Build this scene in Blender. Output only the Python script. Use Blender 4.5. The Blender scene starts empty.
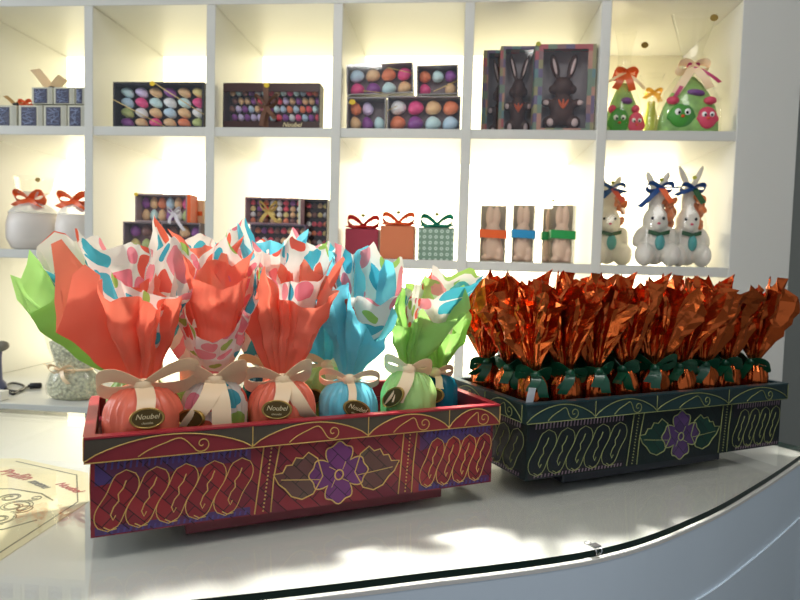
import bpy, math, random
from mathutils import Vector, Matrix, noise
S = bpy.context.scene; COL = S.collection
PI = math.pi; EYE = 1.35
sin, cos = math.sin, math.cos

# ------------------------------------------------------------------ camera
F = 622.0; YAW, PITCH, ROLL = -0.087, 0.056, 0.027
_cy, _sy, _cp, _sp = cos(YAW), sin(YAW), cos(PITCH), sin(PITCH)
FW = Vector((_sy*_cp, _cy*_cp, -_sp)); RT0 = Vector((_cy, -_sy, 0)); UP0 = RT0.cross(FW)
RT = cos(ROLL)*RT0 + sin(ROLL)*UP0; UP = -sin(ROLL)*RT0 + cos(ROLL)*UP0
cd = bpy.data.cameras.new('camera'); cam = bpy.data.objects.new('camera', cd); COL.objects.link(cam)
cam.matrix_world = Matrix(((RT.x, UP.x, -FW.x, 0), (RT.y, UP.y, -FW.y, 0), (RT.z, UP.z, -FW.z, EYE), (0, 0, 0, 1)))
cd.sensor_width = 36; cd.lens = F/800*36; cd.clip_start = .02; cd.clip_end = 60
cd.dof.use_dof = True; cd.dof.focus_distance = .80; cd.dof.aperture_fstop = 9
S.camera = cam

def at(u, v, Y):
    """world point that the photograph shows at (u, v), at depth Y in the room"""
    d = FW + (u-400)/F*RT - (v-300)/F*UP
    d = d*(Y/d.y)
    return Vector((d.x, d.y, d.z+EYE))

# ------------------------------------------------------------------ materials
def lin(c):
    r = []
    for x in c:
        x /= 255
        r.append(x/12.92 if x <= .04045 else ((x+.055)/1.055)**2.4)
    return (*r, 1)
MATS = {}
def mat(name, rgb, rough=.5, metal=0, coat=0, spec=.5, sheen=0, sss=0):
    if name in MATS: return MATS[name]
    m = bpy.data.materials.new(name); m.use_nodes = True
    b = m.node_tree.nodes['Principled BSDF']
    b.inputs['Base Color'].default_value = lin(rgb)
    b.inputs['Roughness'].default_value = rough; b.inputs['Metallic'].default_value = metal
    b.inputs['Coat Weight'].default_value = coat; b.inputs['Specular IOR Level'].default_value = spec
    b.inputs['Sheen Weight'].default_value = sheen
    MATS[name] = m; return m
def bump(m, kind='noise', scale=80, strength=.2, dist=.002, coord='Object', detail=3):
    nt = m.node_tree; b = nt.nodes['Principled BSDF']
    tc = nt.nodes.new('ShaderNodeTexCoord')
    if kind == 'noise':
        t = nt.nodes.new('ShaderNodeTexNoise'); t.inputs['Scale'].default_value = scale; t.inputs['Detail'].default_value = detail
        out = t.outputs['Fac']
    else:
        t = nt.nodes.new('ShaderNodeTexVoronoi'); t.inputs['Scale'].default_value = scale; out = t.outputs['Distance']
    nt.links.new(tc.outputs[coord], t.inputs['Vector'])
    bp = nt.nodes.new('ShaderNodeBump'); bp.inputs['Strength'].default_value = strength; bp.inputs['Distance'].default_value = dist
    nt.links.new(out, bp.inputs['Height']); nt.links.new(bp.outputs['Normal'], b.inputs['Normal'])
    return m
def vary(m, amount=.25, scale=12, coord='Object'):
    """gentle mottling of the thing's own colour"""
    nt = m.node_tree; b = nt.nodes['Principled BSDF']; c = b.inputs['Base Color'].default_value[:]
    tc = nt.nodes.new('ShaderNodeTexCoord'); t = nt.nodes.new('ShaderNodeTexNoise'); t.inputs['Scale'].default_value = scale
    r = nt.nodes.new('ShaderNodeValToRGB')
    r.color_ramp.elements[0].position = .3; r.color_ramp.elements[1].position = .7
    r.color_ramp.elements[0].color = (*[x*(1-amount) for x in c[:3]], 1)
    r.color_ramp.elements[1].color = (*[min(1, x*(1+amount)) for x in c[:3]], 1)
    nt.links.new(tc.outputs[coord], t.inputs['Vector']); nt.links.new(t.outputs['Fac'], r.inputs['Fac'])
    nt.links.new(r.outputs['Color'], b.inputs['Base Color']); return m
def emit(name, rgb, strength):
    m = bpy.data.materials.new(name); m.use_nodes = True; b = m.node_tree.nodes['Principled BSDF']
    b.inputs['Base Color'].default_value = lin((240, 238, 230)); b.inputs['Emission Color'].default_value = lin(rgb)
    b.inputs['Emission Strength'].default_value = strength; MATS[name] = m; return m
def film(name, tint=(255, 255, 255), gloss=.12, rough=.08, body=0, bodyrgb=(240, 240, 240), fres=True):
    """thin clear sheet: lets light straight through, shines at its surface"""
    m = bpy.data.materials.new(name); m.use_nodes = True; nt = m.node_tree; nt.nodes.clear()
    o = nt.nodes.new('ShaderNodeOutputMaterial'); t = nt.nodes.new('ShaderNodeBsdfTransparent'); t.inputs[0].default_value = lin(tint)
    g = nt.nodes.new('ShaderNodeBsdfGlossy'); g.inputs['Roughness'].default_value = rough; g.inputs['Color'].default_value = (1, 1, 1, 1)
    mx = nt.nodes.new('ShaderNodeMixShader')
    if fres:
        f = nt.nodes.new('ShaderNodeLayerWeight'); f.inputs['Blend'].default_value = .5     # Schlick's curve from the facing angle
        pw = nt.nodes.new('ShaderNodeMath'); pw.operation = 'POWER'; pw.inputs[1].default_value = 5
        ma = nt.nodes.new('ShaderNodeMath'); ma.operation = 'MULTIPLY_ADD'; ma.use_clamp = True; ma.inputs[1].default_value = .92; ma.inputs[2].default_value = .04+gloss
        nt.links.new(f.outputs['Facing'], pw.inputs[0]); nt.links.new(pw.outputs[0], ma.inputs[0]); nt.links.new(ma.outputs[0], mx.inputs[0])
    else: mx.inputs[0].default_value = gloss
    nt.links.new(t.outputs[0], mx.inputs[1]); nt.links.new(g.outputs[0], mx.inputs[2])
    last = mx
    if body:
        d = nt.nodes.new('ShaderNodeBsdfDiffuse'); d.inputs[0].default_value = lin(bodyrgb)
        m2 = nt.nodes.new('ShaderNodeMixShader'); m2.inputs[0].default_value = body
        nt.links.new(mx.outputs[0], m2.inputs[1]); nt.links.new(d.outputs[0], m2.inputs[2]); last = m2
    nt.links.new(last.outputs[0], o.inputs[0]); MATS[name] = m; return m
def paper(name, rgb, trans=.35, rough=.4):
    """wrapping paper: diffuse both ways, faint sheen"""
    m = mat(name, rgb, rough, spec=.35); nt = m.node_tree; b = nt.nodes['Principled BSDF']; o = nt.nodes['Material Output']
    t = nt.nodes.new('ShaderNodeBsdfTranslucent'); t.inputs[0].default_value = lin(rgb)
    mx = nt.nodes.new('ShaderNodeMixShader'); mx.inputs[0].default_value = trans
    nt.links.new(b.outputs[0], mx.inputs[1]); nt.links.new(t.outputs[0], mx.inputs[2]); nt.links.new(mx.outputs[0], o.inputs[0])
    m['translucent'] = t.name
    return m
def dotted(name, base=(236, 228, 216), scale=27, trans=.45):
    m = paper(name, base, trans); nt = m.node_tree; b = nt.nodes['Principled BSDF']; L = nt.links
    tc = nt.nodes.new('ShaderNodeTexCoord')
    v = nt.nodes.new('ShaderNodeTexVoronoi'); v.voronoi_dimensions = '2D'; v.inputs['Scale'].default_value = scale; v.inputs['Randomness'].default_value = .42
    L.new(tc.outputs['UV'], v.inputs['Vector'])
    sep = nt.nodes.new('ShaderNodeSeparateColor'); L.new(v.outputs['Color'], sep.inputs[0])
    mr = nt.nodes.new('ShaderNodeMapRange'); mr.inputs['To Min'].default_value = .24; mr.inputs['To Max'].default_value = .50
    L.new(sep.outputs[1], mr.inputs['Value'])
    lt = nt.nodes.new('ShaderNodeMath'); lt.operation = 'LESS_THAN'; L.new(v.outputs['Distance'], lt.inputs[0]); L.new(mr.outputs[0], lt.inputs[1])
    r = nt.nodes.new('ShaderNodeValToRGB'); r.color_ramp.interpolation = 'CONSTANT'; e = r.color_ramp.elements
    cs = [(236, 108, 80), (76, 174, 190), (238, 146, 152), (160, 194, 96), (232, 98, 80), (68, 164, 184), (234, 132, 146)]
    e[0].position = 0; e[0].color = lin(cs[0]); e[1].position = 1/7; e[1].color = lin(cs[1])
    for i in range(2, 7):
        q = e.new(i/7); q.color = lin(cs[i])
    L.new(sep.outputs[0], r.inputs[0])
    mx = nt.nodes.new('ShaderNodeMix'); mx.data_type = 'RGBA'; mx.inputs['A'].default_value = lin(base)
    L.new(lt.outputs[0], mx.inputs['Factor']); L.new(r.outputs[0], mx.inputs['B'])
    L.new(mx.outputs['Result'], b.inputs['Base Color']); L.new(mx.outputs['Result'], nt.nodes[m['translucent']].inputs[0])
    return m

# ------------------------------------------------------------------ mesh builder
class MB:
    def __init__(s): s.rib = False; s.v = []; s.f = []; s.m = []; s.sm = []; s.uv = {}; s.mats = []
    def mi(s, m):
        if m not in s.mats: s.mats.append(m)
        return s.mats.index(m)
    def add(s, vs, fs, m, smooth=False, uvs=None):
        b = len(s.v); s.v += [Vector(p) for p in vs]; k = s.mi(m)
        for f in fs: s.f.append([b+i for i in f]); s.m.append(k); s.sm.append(smooth)
        if uvs:
            for i, q in enumerate(uvs): s.uv[b+i] = q
        return s
    def box(s, c, d, m, rz=0, bev=0):
        x, y, z = [q/2 for q in d]; C = Vector(c); R = Matrix.Rotation(rz, 3, 'Z')
        if not bev:
            vs = [(-x,-y,-z),(x,-y,-z),(x,y,-z),(-x,y,-z),(-x,-y,z),(x,-y,z),(x,y,z),(-x,y,z)]
            fs = [(3,2,1,0),(4,5,6,7),(0,1,5,4),(1,2,6,5),(2,3,7,6),(3,0,4,7)]
        else:
            k = min(bev, x*.9, y*.9, z*.9); ring = []
            for (rx, ry, zz) in ((x-k, y-k, -z), (x, y, -z+k), (x, y, z-k), (x-k, y-k, z)):
                kk = k if rx == x else k*.3
                ring.append([(-rx+kk,-ry,zz),(rx-kk,-ry,zz),(rx,-ry+kk,zz),(rx,ry-kk,zz),(rx-kk,ry,zz),(-rx+kk,ry,zz),(-rx,ry-kk,zz),(-rx,-ry+kk,zz)])
            vs = sum(ring, []); fs = [tuple(range(7, -1, -1)), tuple(range(24, 32))]
            for a in range(3):
                for i in range(8): fs.append((a*8+i, a*8+(i+1) % 8, a*8+8+(i+1) % 8, a*8+8+i))
        return s.add([C+R@Vector(p) for p in vs], fs, m)
    def grid(s, fn, nu, nv, m, closeu=False, smooth=True, uvfn=None):
        vs = []; uvs = []
        for j in range(nv+1):
            for i in range(nu if closeu else nu+1):
                vs.append(fn(i/nu, j/nv))
                if uvfn: uvs.append(uvfn(i/nu, j/nv))
        w = nu if closeu else nu+1; fs = []
        for j in range(nv):
            for i in range(nu):
                a = j*w+i; b = j*w+(i+1) % w
                fs.append((a, b, b+w, a+w))
        return s.add(vs, fs, m, smooth, uvs or None)
    def lathe(s, prof, m, n=32, c=(0, 0, 0), smooth=True, fn=None, sx=1, sy=1, caps=True):
        c = Vector(c); vs = []
        for k, (r, z) in enumerate(prof):
            for i in range(n):
                a = 2*PI*i/n; q = r*(fn(a, k/(len(prof)-1)) if fn else 1)
                vs.append(c+Vector((q*cos(a)*sx, q*sin(a)*sy, z)))
        fs = []
        for k in range(len(prof)-1):
            for i in range(n): fs.append((k*n+i, k*n+(i+1) % n, (k+1)*n+(i+1) % n, (k+1)*n+i))
        if caps: fs.append(tuple(range(n-1, -1, -1))); fs.append(tuple((len(prof)-1)*n+i for i in range(n)))
        return s.add(vs, fs, m, smooth)
    def ell(s, c, r, m, n=16, k=10, R=None, smooth=True):
        c = Vector(c); R = R or Matrix.Identity(3); vs = []
        for j in range(k+1):
            t = PI*j/k
            for i in range(n):
                a = 2*PI*i/n; vs.append(c+R@Vector((r[0]*sin(t)*cos(a), r[1]*sin(t)*sin(a), -r[2]*cos(t))))
        fs = []
        for j in range(k):
            for i in range(n): fs.append((j*n+i, j*n+(i+1) % n, (j+1)*n+(i+1) % n, (j+1)*n+i))
        return s.add(vs, fs, m, smooth)
    def tube(s, pts, r, m, n=6, closed=False, smooth=True):
        pts = [Vector(p) for p in pts]; N = len(pts); vs = []; nrm = None
        for i, p in enumerate(pts):
            a = pts[(i-1) % N] if (closed or i) else p; b = pts[(i+1) % N] if (closed or i < N-1) else p
            t = (b-a); t = t.normalized() if t.length > 1e-9 else Vector((1, 0, 0))
            if nrm is None: nrm = t.orthogonal().normalized()
            nrm = (nrm-t*nrm.dot(t)); nrm = nrm.normalized() if nrm.length > 1e-6 else t.orthogonal().normalized()
            bn = t.cross(nrm); rr = r[i] if isinstance(r, (list, tuple)) else r
            for k in range(n): vs.append(p+rr*(cos(2*PI*k/n)*nrm+sin(2*PI*k/n)*bn))
        fs = []
        for i in range(N if closed else N-1):
            for k in range(n): fs.append((i*n+k, i*n+(k+1) % n, ((i+1) % N)*n+(k+1) % n, ((i+1) % N)*n+k))
        if not closed: fs.append(tuple(range(n-1, -1, -1))); fs.append(tuple((N-1)*n+k for k in range(n)))
        return s.add(vs, fs, m, smooth)
    def ribbon(s, pts, wd, width, m, th=.0006):
        """flat band with thickness swept along pts; wd is its width direction (one or per point)"""
        s.rib = True; pts = [Vector(p) for p in pts]; N = len(pts); vs = []
        for i, p in enumerate(pts):
            w = Vector(wd[i] if isinstance(wd, list) else wd).normalized(); t = (pts[min(i+1, N-1)]-pts[max(i-1, 0)]).normalized()
            nn = t.cross(w); nn = nn.normalized() if nn.length > 1e-6 else Vector((0, 0, 1))
            W = width[i] if isinstance(width, list) else width
            for a, b in ((-1, -1), (1, -1), (1, 1), (-1, 1)): vs.append(p+w*a*W/2+nn*b*th/2)
        fs = [(3, 2, 1, 0), tuple(4*(N-1)+k for k in range(4))]
        for i in range(N-1):
            for k in range(4): fs.append((4*i+k, 4*i+(k+1) % 4, 4*i+4+(k+1) % 4, 4*i+4+k))
        return s.add(vs, fs, m, True)
    def prism(s, poly, fr, d, m, base=0):
        """polygon (s, t) on a face frame fr(s, t, out) raised from base to d"""
        n = len(poly); vs = [fr(a, b, base) for a, b in poly]+[fr(a, b, d) for a, b in poly]
        fs = [tuple(n+i for i in range(n))]+[(i, (i+1) % n, n+(i+1) % n, n+i) for i in range(n)]
        return s.add(vs, fs, m, False, [(a, b) for a, b in poly]*2)
    def build(s, name, parent=None, mats=None, sharp=None):
        me = bpy.data.meshes.new(name); me.from_pydata(s.v, [], s.f); ms = mats or s.mats
        for m in ms: me.materials.append(m)
        me.polygons.foreach_set('material_index', s.m); me.polygons.foreach_set('use_smooth', s.sm)
        if s.uv:
            l = me.uv_layers.new(name='UVMap')
            for lp in me.loops: l.data[lp.index].uv = s.uv.get(lp.vertex_index, (0, 0))
        me.update(); me.validate()
        if s.rib and not sharp: sharp = 50
        if sharp: me.set_sharp_from_angle(angle=math.radians(sharp))
        o = bpy.data.objects.new(name, me); COL.objects.link(o)
        if parent: o.parent = parent
        return o

def tag(o, label=None, cat=None, group=None, kind=None):
    if label: o['label'] = label
    if cat: o['category'] = cat
    if group: o['group'] = group
    if kind: o['kind'] = kind
    return o
def thing(name, label, cat, loc=(0, 0, 0), rz=0, group=None, ry=0):
    o = bpy.data.objects.new(name, None); o.empty_display_size = .03; COL.objects.link(o)
    o.location = loc; o.rotation_euler = (0, ry, rz); return tag(o, label, cat, group)
def copy_thing(root, loc, rz, label, group=None):
    r = root.copy(); COL.objects.link(r); r.location = loc; r.rotation_euler = (0, 0, rz); r['label'] = label
    if group: r['group'] = group
    for ch in list(root.children):
        c = ch.copy(); COL.objects.link(c); c.parent = r
        for g in ch.children:
            d = g.copy(); COL.objects.link(d); d.parent = c
    return r
def text_mesh(txt, size, m, parent, fr, shear=.3, depth=.0003, name='lettering'):
    """lettering as a mesh, placed by fr(x, y, out)"""
    cu = bpy.data.curves.new('lettering_curve', 'FONT'); cu.body = txt; cu.size = size; cu.align_x = 'CENTER'; cu.align_y = 'CENTER'; cu.shear = shear
    cu.extrude = depth; cu.resolution_u = 3
    t = bpy.data.objects.new('lettering_curve', cu); COL.objects.link(t)
    dg = bpy.context.evaluated_depsgraph_get(); me = bpy.data.meshes.new_from_object(t.evaluated_get(dg))
    bpy.data.objects.remove(t); me.name = name
    for v in me.vertices: v.co = fr(v.co.x, v.co.y, v.co.z+depth)
    me.materials.clear(); me.materials.append(m)
    o = bpy.data.objects.new(name, me); COL.objects.link(o); o.parent = parent; return o
ORD = 'zero first second third fourth fifth sixth seventh eighth ninth tenth eleventh twelfth thirteenth fourteenth fifteenth'.split()

# ------------------------------------------------------------------ palette
WHITE = bump(mat('white_lacquer', (205, 205, 199), .35), 'noise', 40, .03, .001)
CTOP = mat('counter_white', (226, 224, 218), .3)
CFRONT = mat('counter_front', (224, 238, 250), .4)
WALL = bump(mat('painted_wall', (150, 154, 150), .8), 'noise', 120, .1, .001)
CEIL = mat('ceiling_paint', (225, 225, 220), .9)
FLOOR = mat('floor_tile', (120, 116, 110), .4)
GLASS = film('glass', (254, 255, 254), .0, .01)
GEDGE = mat('glass_edge', (4, 38, 30), .08, coat=.5)
STEEL = mat('brushed_steel', (200, 200, 200), .25, 1)
GOLD = mat('gold_foil', (196, 164, 92), .28, .9)
GOLDDK = mat('gold_dark', (92, 74, 34), .4, .5)
GOLDLT = mat('gold_print', (236, 220, 170), .35, .3)
CREAM = mat('cream_satin', (252, 222, 180), .36, sheen=.1)
CLEAR = film('clear_film', (252, 252, 250), .01, .12)
ACET = film('acetate', (250, 250, 250), .0, .05)
BLACK = mat('black_plastic', (18, 18, 20), .4)

# ------------------------------------------------------------------ room shell
def struct(name, mb):
    return tag(mb.build(name), kind='structure')
struct('floor', MB().box((0, 0, -.05), (8, 8, .1), FLOOR))
struct('wall_back', MB().box((0, 2.24, 1.4), (8, .1, 2.8), WALL))
struct('wall_right', MB().box((2.05, .3, 1.4), (.1, 3.78, 2.8), WALL))
struct('ceiling', MB().box((0, 1.2, 2.85), (8, 2.2, .1), CEIL))

# ------------------------------------------------------------------ shelving unit
Y0, Y1 = 1.725, 2.164; PITCHX = .36
def colx(k): return k*PITCHX-1.062
ZT, ZM, ZL, ZB = EYE+.712, EYE+.362, EYE+.0035, EYE-.375       # underside of top, middle shelf, lower shelf, ledge top
TH = .026
su = thing('shelving_unit', 'white backlit shelving unit of square niches along the back wall', 'shelf', (0, Y1, 0))
def spart(name, c, d, m=WHITE, lab=None):
    o = MB().box(Vector(c)-Vector((0, Y1, 0)), d, m, bev=.0012).build(name, su)
    if lab: o['label'] = lab
    return o
XL, XR = colx(-1), .7235; D = Y1-Y0
spart('top_board', ((XL+XR)/2+.07, (Y0+Y1)/2, ZT+.03), (XR-XL+.32, D, .06))
for z in (ZM, ZL): spart('shelf_board', ((XL+XR)/2, (Y0+Y1)/2+.001, z), (XR-XL, D-.002, TH))
spart('ledge', ((XL+XR)/2, (1.46+Y1)/2, ZB-.015), (XR-XL, Y1-1.46, .03))
spart('base_cabinet', ((XL+XR)/2, (1.48+Y1)/2, (ZB-.03)/2), (XR-XL, Y1-1.48, ZB-.031))
for k in range(-1, 5): spart('divider', (colx(k), (Y0+Y1)/2, (ZT+ZB)/2), (TH, D, ZT-ZB-.001))
spart('side_panel', (XR+.0765, (Y0+Y1)/2, ZT/2), (.153, D, ZT-.001))
PAN_T = emit('lit_panel_upper', (255, 243, 200), 2.9); PAN_L = emit('lit_panel_lower', (255, 243, 208), 4.2)
PLAIN = mat('niche_back', (236, 230, 212), .6)
for k in range(-1, 5):
    x0, x1 = colx(k)+TH/2, (colx(k+1)-TH/2 if k < 4 else XR)
    for a, b, m in ((ZM+TH/2, ZT, PAN_T), (ZL+TH/2, ZM-TH/2, PAN_L), (ZB, ZL-TH/2, PAN_L)):
        if k == 4 and m is PAN_T: m = PLAIN
        o = MB().box(((x0+x1)/2, -.004, (a+b)/2), (x1-x0-.001, .008, b-a-.001), m).build('back_panel', su)
        o['label'] = 'warm backlit panel of one niche' if m is not PLAIN else 'plain cream back of the top right niche'

# ------------------------------------------------------------------ counter
CT = EYE-.310       # top of the glass
GT = .008; CZ = CT-GT-.0022
def catmull(P, n=10, closed=False):
    P = [Vector(p) for p in P]; out = []; N = len(P)
    for i in range(N if closed else N-1):
        g = lambda j: P[j % N] if closed else P[max(0, min(N-1, j))]
        a, b, c, d = g(i-1), g(i), g(i+1), g(i+2)
        for k in range(n):
            t = k/n; out.append(.5*((2*b)+(c-a)*t+(2*a-5*b+4*c-d)*t*t+(-a+3*b-3*c+d)*t**3))
    if not closed: out.append(P[-1])
    return out
arc = catmull([(-1.55, .49), (-1.1, .40), (-.75, .40), (-.45, .457), (-.231, .533), (-.045, .604), (.171, .696), (.323, .815), (.466, .962), (.603, 1.115)], 8)
back = [(.645, 1.155), (.634, 1.175), (.50, 1.345), (.2, 1.335), (-.2, 1.24), (-.7, 1.158), (-1.1, 1.17), (-1.55, 1.19)]
outline = [Vector((p[0], p[1])) for p in arc]+[Vector(p) for p in back]
def offset(poly, d):
    N = len(poly); out = []
    for i in range(N):
        a, b, c = poly[i-1], poly[i], poly[(i+1) % N]
        n1 = Vector(((b-a).y, -(b-a).x)).normalized(); n2 = Vector(((c-b).y, -(c-b).x)).normalized()
        n = (n1+n2); n = n.normalized() if n.length > 1e-6 else n1
        out.append(b+n*d/max(.5, n.dot(n1)))
    return out
def slab(poly, z0, z1, m, side=None):
    mb = MB(); n = len(poly)
    mb.add([(p[0], p[1], z0) for p in poly]+[(p[0], p[1], z1) for p in poly], [tuple(range(n-1, -1, -1)), tuple(range(n, 2*n))], m)
    mb.add([(p[0], p[1], z0) for p in poly]+[(p[0], p[1], z1) for p in poly], [(i, (i+1) % n, n+(i+1) % n, n+i) for i in range(n)], side or m, False)
    return mb
ct = thing('counter', 'white curved shop counter under the glass top and two gift baskets', 'counter', (0, 0, 0))
slab(offset(outline, .003), CZ-.004, CZ, CTOP).build('counter_top', ct)
slab(offset(outline, .0025), .62, CZ-.004, CFRONT).build('counter_front', ct)
slab(offset(outline, .005), .04, CZ-.100, CFRONT).build('lower_panel', ct)
gl = slab(outline, CZ+.0022, CT, GLASS, GEDGE).build('curved_glass_sheet')
tag(gl, 'thin curved clear glass sheet with dark green edge lying on the white counter', 'glass sheet')

# small steel clip on the glass rim
p = at(402, 548, .69); cl = thing('glass_clip', 'small shiny metal clip gripping the front edge of the counter glass', 'clip', (.168, .6965, CT), math.radians(30))
MB().box((0, .004, .0012), (.012, .010, .0022), STEEL, bev=.0006).build('clip_plate', cl)
MB().tube([(-.004, -.0014, .001), (-.004, -.0036, -.002), (-.003, -.0026, -.006), (.003, -.0026, -.006), (.004, -.0036, -.002), (.004, -.0014, .001)], .0009, STEEL).build('clip_hook', cl)
MB().tube([(.004*cos(a)-.003, .012+.004*sin(a), .0012) for a in [2*PI*i/16 for i in range(16)]], .0005, STEEL, closed=True).build('clip_ring', cl)

# parchment leaflet under the glass
PARCH = vary(mat('parchment', (226, 214, 172), .7), .06, 14); INK = mat('brown_ink', (104, 98, 62), .7); REDINK = mat('red_ink', (180, 48, 36), .7); GREYINK = mat('grey_ink', (96, 98, 96), .7)
lf = thing('leaflet', 'parchment coloured leaflet with scroll ornament lying under the glass, left', 'leaflet', (-.464, .575, CZ+.0002))
A, B, Cc, Dd = Vector((0, 0)), Vector((-.006, .185)), Vector((-.075, .292)), Vector((-.205, .337))
sheet = [(0, 0), (-.004, .19), (-.068, .287), (-.208, .332), (-.62, .25), (-.62, .0), (-.30, -.13)]
MB().prism(sheet, lambda a, b, o: Vector((a, b, o)), .0005, PARCH).build('sheet', lf)
def spiral(cx, cy, r0, r1, a0, turns, n=28, sy=1):
    return [(cx+(r0+(r1-r0)*i/n)*cos(a0+turns*2*PI*i/n), cy+sy*(r0+(r1-r0)*i/n)*sin(a0+turns*2*PI*i/n)) for i in range(n+1)]
orn = MB(); Lz = .0007
def pl(mb, pts, r, m): mb.ribbon([(a, b, Lz) for a, b in pts], [Vector((-(pts[min(i+1, len(pts)-1)][1]-pts[max(i-1, 0)][1]), pts[min(i+1, len(pts)-1)][0]-pts[max(i-1, 0)][0], 0)) for i in range(len(pts))], r*3.0, m, .0005)
for (cx, cy, r, a0, t) in ((-.115, .13, .022, 0, 1.6), (-.085, .155, .020, 2, -1.5), (-.15, .165, .024, 1, 1.4), (-.19, .13, .024, 3, -1.7), (-.075, .115, .016, 4, 1.5), (-.14, .105, .018, .5, -1.6), (-.23, .175, .024, 2, 1.5), (-.25, .12, .022, 5, 1.6), (-.11, .18, .014, 1, 1.5)):
    pl(orn, spiral(cx, cy, .003, r, a0, t, 26), .0007, INK)
    pl(orn, spiral(cx, cy, .006, r*1.18, a0+.3, t, 26), .0004, INK)
pl(orn, [(-.30, .19), (-.24, .2), (-.18, .2), (-.13, .21), (-.08, .2), (-.05, .18)], .0007, INK)
pl(orn, [(-.30, .09), (-.22, .085), (-.15, .075), (-.09, .07), (-.05, .09), (-.03, .12)], .0009, INK)
pl(orn, [(-.012, .01), (-.016, .18), (-.078, .275), (-.205, .318)], .0006, INK)
pl(orn, [(-.19+.03*cos(a), .055+.010*sin(a)) for a in [2*PI*i/24 for i in range(25)]], .0006, GREYINK)
for k in range(6): pl(orn, [(-.205+.006*k, .052), (-.201+.006*k, .058)], .0008, GREYINK)
for j in range(3):
    for k in range(7): pl(orn, [(-.26+.016*k, .030-.016*j), (-.25+.016*k, .031-.016*j)], .0007, GREYINK)
rg_ = random.Random(4)
for k in range(16):
    pl(orn, spiral(-.27+.019*k*.72+rg_.uniform(-.01, .01), .085+.11*rg_.random(), .002, rg_.uniform(.008, .015), rg_.uniform(0, 6), rg_.choice((-1.4, 1.4, 1.7)), 20), .0006, INK)
for k in range(3): pl(orn, [(-.27+.03*t, .088+.012*k+.010*sin(1.3*t+k)) for t in range(8)], .0006, INK)
orn.build('scroll_ornament', lf)
def flat_fr(cx, cy, rz):
    R = Matrix.Rotation(rz, 3, 'Z'); return lambda x, y, o: R@Vector((x, y, o))+Vector((cx, cy, .0007))
text_mesh('Pralin', .030, REDINK, lf, flat_fr(-.165, .262, -.35), .35)['label'] = 'red slanted lettering'
text_mesh('menu', .020, GREYINK, lf, flat_fr(-.105, .232, -.5), .3)['label'] = 'grey slanted lettering'
text_mesh('Noubel', .018, REDINK, lf, flat_fr(-.058, .226, -.5), .3)['label'] = 'small red lettering'

# ------------------------------------------------------------------ painted baskets
EX = Vector((.870, .493, 0)); EY = Vector((-.493, .870, 0)); RZ = math.atan2(.493, .870)
def weave(name, c1, c2, dark):
    m = mat(name, c1, .42, spec=.4); nt = m.node_tree; b = nt.nodes['Principled BSDF']; L = nt.links
    tc = nt.nodes.new('ShaderNodeTexCoord'); mp = nt.nodes.new('ShaderNodeMapping'); mp.inputs['Rotation'].default_value = (0, 0, math.radians(45))
    br = nt.nodes.new('ShaderNodeTexBrick'); br.inputs['Color1'].default_value = lin(c1); br.inputs['Color2'].default_value = lin(c2); br.inputs['Mortar'].default_value = lin(dark)
    br.inputs['Scale'].default_value = 55; br.inputs['Mortar Size'].default_value = .028; br.inputs['Brick Width'].default_value = 1.6; br.inputs['Row Height'].default_value = .8
    L.new(tc.outputs['UV'], mp.inputs[0]); L.new(mp.outputs[0], br.inputs[0])
    L.new(br.outputs['Color'], b.inputs['Base Color'])
    bp = nt.nodes.new('ShaderNodeBump'); bp.inputs['Strength'].default_value = .6; bp.inputs['Distance'].default_value = .0015; bp.invert = True
    L.new(br.outputs['Fac'], bp.inputs['Height']); L.new(bp.outputs[0], b.inputs['Normal']); return m

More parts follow.
